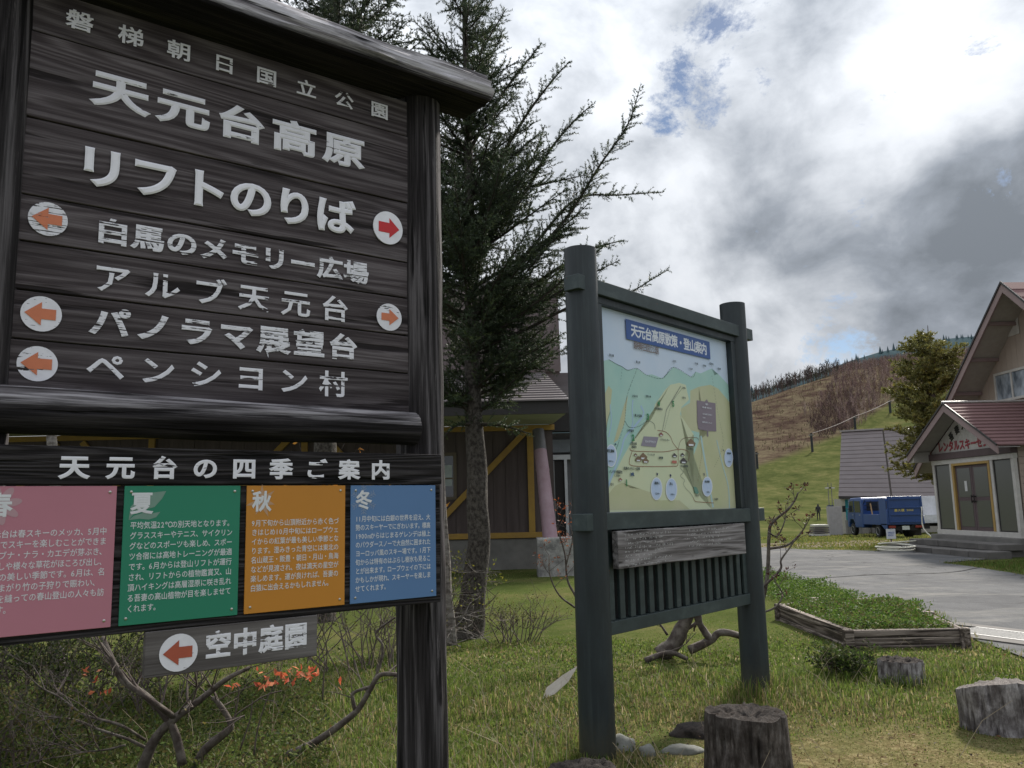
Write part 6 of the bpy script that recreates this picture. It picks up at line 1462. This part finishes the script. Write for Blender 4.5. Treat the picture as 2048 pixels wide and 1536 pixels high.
# ------------------------------------------------------------------ grass and weeds
def dist_seg(x, y, pts): return np.min([np.hypot(x-a, y-b) for a, b in pts], axis=0)
POSTS = [(.4522, 5.1), (.4522+2.087*math.sin(A2), 5.1+2.087*math.cos(A2)), (-.357, 3.185), (1.235, 4.62), (3.13, 5.60), (3.08, 6.95), (.3, 4.28)]
def grass(name, n, y0, y1, hmin, hmax, wd, power=1.0, patch=None, s0=-.95, s1=.85, cols=None, keep=None):
    u = RNG.random(n); Y = (y0**power+(y1**power-y0**power)*u)**(1/power); s = RNG.uniform(s0, s1, n); X = s*Y
    ok = ~in_poly(X, Y, ROAD); X, Y = X[ok], Y[ok]
    ok = ~in_poly(X, Y, PLT); X, Y = X[ok], Y[ok]
    if keep is not None: ok = keep(X, Y); X, Y = X[ok], Y[ok]
    a1 = sn(X, Y, 2.1, 3); a2 = sn(X, Y, 5.5, 8); a3 = sn(X, Y, .9, 5)
    dry = np.clip(.24+.32*a3+.16*a2+.65*np.exp(-(((X-1.9)/1.2)**2+((Y-4.7)/.85)**2))+.35*np.exp(-(((X-1.1)/.9)**2+((Y-5.8)/.7)**2))-.35*np.exp(-(((X-2.6)/.9)**2+((Y-7.3)/1.2)**2)), 0, 1)
    short = np.clip(1.1*np.exp(-(((X-2.0)/1.4)**2+((Y-4.75)/1.0)**2))+.75*np.clip(sn(X, Y, 1.9, 12)-.15, 0, 1)+.85*ss(8.3, 10, Y)+.75*np.exp(-(((X-3.8)/1.2)**2+((Y-4.9)/1)**2)), 0, .93)
    dp = np.min([np.hypot(X-a, Y-b) for a, b in POSTS], axis=0); tall = 1+.9*np.exp(-((dp-.2)/.16)**2)
    H = (hmin+(hmax-hmin)*np.clip(.5+.45*a1+.3*a2, 0, 1)*RNG.random(len(X)))*(1-short)*tall+hmin*.35
    m_ = len(X); az = RNG.uniform(0, 2*PI, m_); lean = RNG.uniform(.15, 1.0, m_); Z = terr(X, Y)-.004
    d = np.stack([np.cos(az), np.sin(az)], 1); pd = np.stack([-np.sin(az), np.cos(az)], 1); W = wd*(.7+.6*RNG.random(m_))*(.6+.4*np.minimum(1, Y/6))
    b = np.stack([X, Y], 1)
    def vert(off, side, z): return np.concatenate([b+d*(off*H)[:, None]+pd*(side*W)[:, None], (Z+z*H)[:, None]], 1)
    V = np.stack([vert(0*lean, -.5, 0), vert(0*lean, .5, 0), vert(lean*.25, .4, .55), vert(lean*.25, -.4, .55), vert(lean*.85, 0, .98-.35*lean)], 1).reshape(-1, 3)
    q = np.arange(m_)*5; F1 = np.stack([q, q+1, q+2, q+3], 1); F2 = np.stack([q+3, q+2, q+4], 1)
    g0 = np.array([.078, .130, .024]); g1 = np.array([.160, .205, .042]); dr = np.array([.30, .25, .115]); st = np.array([.36, .31, .2])
    tt = RNG.random(m_)[:, None]; c = g0*(1-tt)+g1*tt; isd = (RNG.random(m_) < dry*.85)[:, None]; c = np.where(isd, dr*RNG.uniform(.5, 1.1, m_)[:, None], c); c = np.where((RNG.random(m_) < .035)[:, None], st, c)
    c = c*RNG.uniform(.65, 1.2, m_)[:, None]
    C = np.repeat(c, 5, 0)
    o = mesh_np(name, V, [F1, F2], GRASS, None, C); tag(o, kind='stuff'); return o
tag(grass('near_grass', 120000, 2.6, 7.5, .025, .16, .0065, 1.3), 'shaggy green and straw coloured grass around the signs and stumps', 'grass')
tag(grass('lawn_grass', 190000, 7.2, 22, .018, .085, .013, 1.0), 'mown green lawn running back to the chalet', 'grass')
def in_pl(x, y): return in_poly(x, y, [(3.3, 10.5), (3.3, 8.5), (4.3, 8.47), (4.85, 10.9), (3.9, 11.1)])
# weeds in the planter and along its back edge, plus broad leaf weeds in the lawn
def weeds(name, n, fx, zoff, size, cols, hh, label, dens=5):
    X, Y = fx(n); m_ = len(X); Z = terr(X, Y)+zoff; P = np.repeat(np.stack([X, Y, Z], 1), dens, 0); k_ = len(P)
    P += np.stack([RNG.normal(0, .025, k_), RNG.normal(0, .025, k_), RNG.random(k_)*np.repeat(hh*(.35+.65*np.clip(.5+.6*sn(X, Y, 3.1, 2), 0, 1)), dens)], 1)
    D = np.stack([RNG.normal(0, 1, k_), RNG.normal(0, 1, k_), RNG.normal(.5, .5, k_)], 1)
    V, F, C = leaves_np(P, D, size, cols, .5); o = mesh_np(name, V, F, LEAF, None, C); tag(o, label, 'weeds', kind='stuff')
def f_pl(n): x = RNG.uniform(3.2, 5, n); y = RNG.uniform(8.3, 11.2, n); ok = in_pl(x, y); return x[ok], y[ok]
WG = [(.07, .13, .02), (.10, .17, .03), (.05, .09, .02), (.12, .16, .04)]
weeds('planter_weeds', 5200, f_pl, .14, .035, WG+[(.11, .10, .04)], .13, 'low bright green weeds filling the timber planter', 6)
def f_back(n):
    x = RNG.uniform(2.6, 5.3, n); y = RNG.uniform(10.8, 17.5, n); ok = ~in_poly(x, y, ROAD) & (d_poly(x, y, ROAD) < 1.2) & ~in_pl(x, y); return x[ok], y[ok]
weeds('verge_weeds', 5200, f_back, .0, .04, WG, .20, 'taller green weeds along the asphalt edge behind the planter', 6)
def f_near(n):
    Y = RNG.uniform(3.4, 8.5, n); X = RNG.uniform(-.95, .6, n)*Y; ok = (sn(X, Y, 1.6, 6) > .1) & ~in_poly(X, Y, ROAD) & ~in_poly(X, Y, PLT) & ~((np.abs(X-2.1) < 1.2) & (Y < 5.6)); return X[ok], Y[ok]
weeds('ground_cover', 3200, f_near, .0, .022, DKGR+OLV[:2]+WG[:1], .07, 'small leaved ground cover growing through the grass', 5)
def f_left(n):
    Y = RNG.uniform(3.6, 7.0, n); X = RNG.uniform(-1.0, -.22, n)*Y; return X, Y
weeds('undergrowth', 8000, f_left, .0, .030, OLV+WG0*2+DKGR[:2], .20, 'tangled olive undergrowth around the azalea stems', 6)
# dead stalks in the undergrowth
V_ = []; mb = MB()
for _ in range(420):
    y = random.uniform(3.8, 8); x = random.uniform(-.95, .05)*y if random.random() < .8 else random.uniform(0, .5)*y
    if in_poly([x], [y], ROAD)[0]: continue
    p = Vector((x, y, 0)); d = Vector((random.gauss(0, .5), random.gauss(0, .5), 1)).normalized(); L = random.uniform(.15, .45); q = p+d*L*.6; r = q+(d+Vector((random.gauss(0, .4), random.gauss(0, .4), -.1)))*L*.4
    mb.tube([p, q, r], [.0022, .0016, .001], 3, cap=False)
tag(mb.build('dead_stalks', M_plain('straw', (.22, .17, .11), (.32, .27, .18), scale=5, rough=.9, bump=0)), 'thin dead stalks standing in the undergrowth', 'stalks', kind='stuff')
# far meadow tussocks and verge tufts near the trucks
def grass_far(name, n, poly_, hh, wd, label, cols):
    xs_ = [p[0] for p in poly_]; ys_ = [p[1] for p in poly_]; X = RNG.uniform(min(xs_), max(xs_), n*3); Y = RNG.uniform(min(ys_), max(ys_), n*3); ok = in_poly(X, Y, poly_) & ~in_poly(X, Y, ROAD); X, Y = X[ok][:n], Y[ok][:n]; m_ = len(X)
    Z = terr(X, Y); az = RNG.uniform(0, PI, m_); H = hh*RNG.uniform(.4, 1.2, m_)*np.clip(.6+.6*sn(X, Y, 1.1, 2), .2, 1.3); c_, s_ = np.cos(az)*wd, np.sin(az)*wd
    V = np.stack([np.stack([X-c_, Y-s_, Z], 1), np.stack([X+c_, Y+s_, Z], 1), np.stack([X+RNG.normal(0, wd, m_), Y, Z+H], 1)], 1).reshape(-1, 3)
    C = np.array(cols)[RNG.integers(0, len(cols), m_)]*RNG.uniform(.7, 1.2, m_)[:, None]
    o = mesh_np(name, V, np.arange(m_*3).reshape(-1, 3), GRASS, None, np.repeat(C, 3, 0)); tag(o, label, 'grass', kind='stuff')
grass_far('verge_grass', 16000, [(5, 24), (8, 30), (12, 34), (12, 45), (34, 60), (24, 34), (14, 23.8), (10, 24.2)], .10, .03, 'patchy yellow green grass on the dirt verge by the trucks', [(.13, .15, .035), (.2, .18, .06), (.10, .12, .03)])
grass_far('kerb_grass', 9000, [(9.68, 18.9), (9.7, 16), (9.45, 13), (14, 12), (13.5, 19.5)], .10, .012, 'strip of grass at the right between asphalt and rental house', [(.09, .15, .03), (.12, .17, .04), (.15, .14, .05)])

def near_short(X, Y): return (X > .3) | (Y > 5.5)
_n = grass('short_turf', 90000, 3.6, 9.5, .012, .030, .006, 1.6, s0=-.2, s1=.85, keep=near_short); tag(_n, 'short worn turf, partly dry and brown, around the stumps', 'grass')
# grass creeping over the asphalt edge
_xs = []; 
for i in range(len(rp)):
    for _ in range(26):
        a_, b_ = rp[i], rp[(i+1) % len(rp)]; t = random.random(); x, y = a_[0]+(b_[0]-a_[0])*t, a_[1]+(b_[1]-a_[1])*t
        if y < 4.5 or y > 28: continue
        _xs.append((x+random.gauss(0, .06), y+random.gauss(0, .06)))
_xs = np.array(_xs); m_ = len(_xs); az = RNG.uniform(0, PI, m_); H = RNG.uniform(.015, .07, m_); wd = .006
V = np.stack([np.stack([_xs[:, 0]-np.cos(az)*wd, _xs[:, 1]-np.sin(az)*wd, np.zeros(m_)-.005], 1), np.stack([_xs[:, 0]+np.cos(az)*wd, _xs[:, 1]+np.sin(az)*wd, np.zeros(m_)-.005], 1), np.stack([_xs[:, 0]+RNG.normal(0, .02, m_), _xs[:, 1]+RNG.normal(0, .02, m_), H], 1)], 1).reshape(-1, 3)
C = np.array([(.09, .14, .03), (.14, .16, .04), (.2, .17, .08)])[RNG.integers(0, 3, m_)]
tag(mesh_np('edge_grass', V, np.arange(m_*3).reshape(-1, 3), GRASS, None, np.repeat(C, 3, 0)), 'grass fringe creeping over the asphalt edge', 'grass', kind='stuff')

# fallen leaves and bits of litter in the turf
Y = RNG.uniform(3.8, 9, 2600); X = RNG.uniform(-.3, .72, 2600)*Y; ok = ~in_poly(X, Y, ROAD) & ~in_poly(X, Y, PLT); X, Y = X[ok], Y[ok]; n_ = len(X)
P = np.stack([X, Y, terr(X, Y)+RNG.uniform(.006, .03, n_)], 1); D = np.stack([RNG.normal(0, 1, n_), RNG.normal(0, 1, n_), RNG.normal(0, .25, n_)], 1)
V, F, C = leaves_np(P, D, .026, [(.16, .09, .045), (.10, .06, .035), (.24, .18, .10), (.07, .045, .03)], .5); tag(mesh_np('leaf_litter', V, F, LEAF, None, C), 'small brown fallen leaves scattered in the turf', 'leaves', kind='stuff')
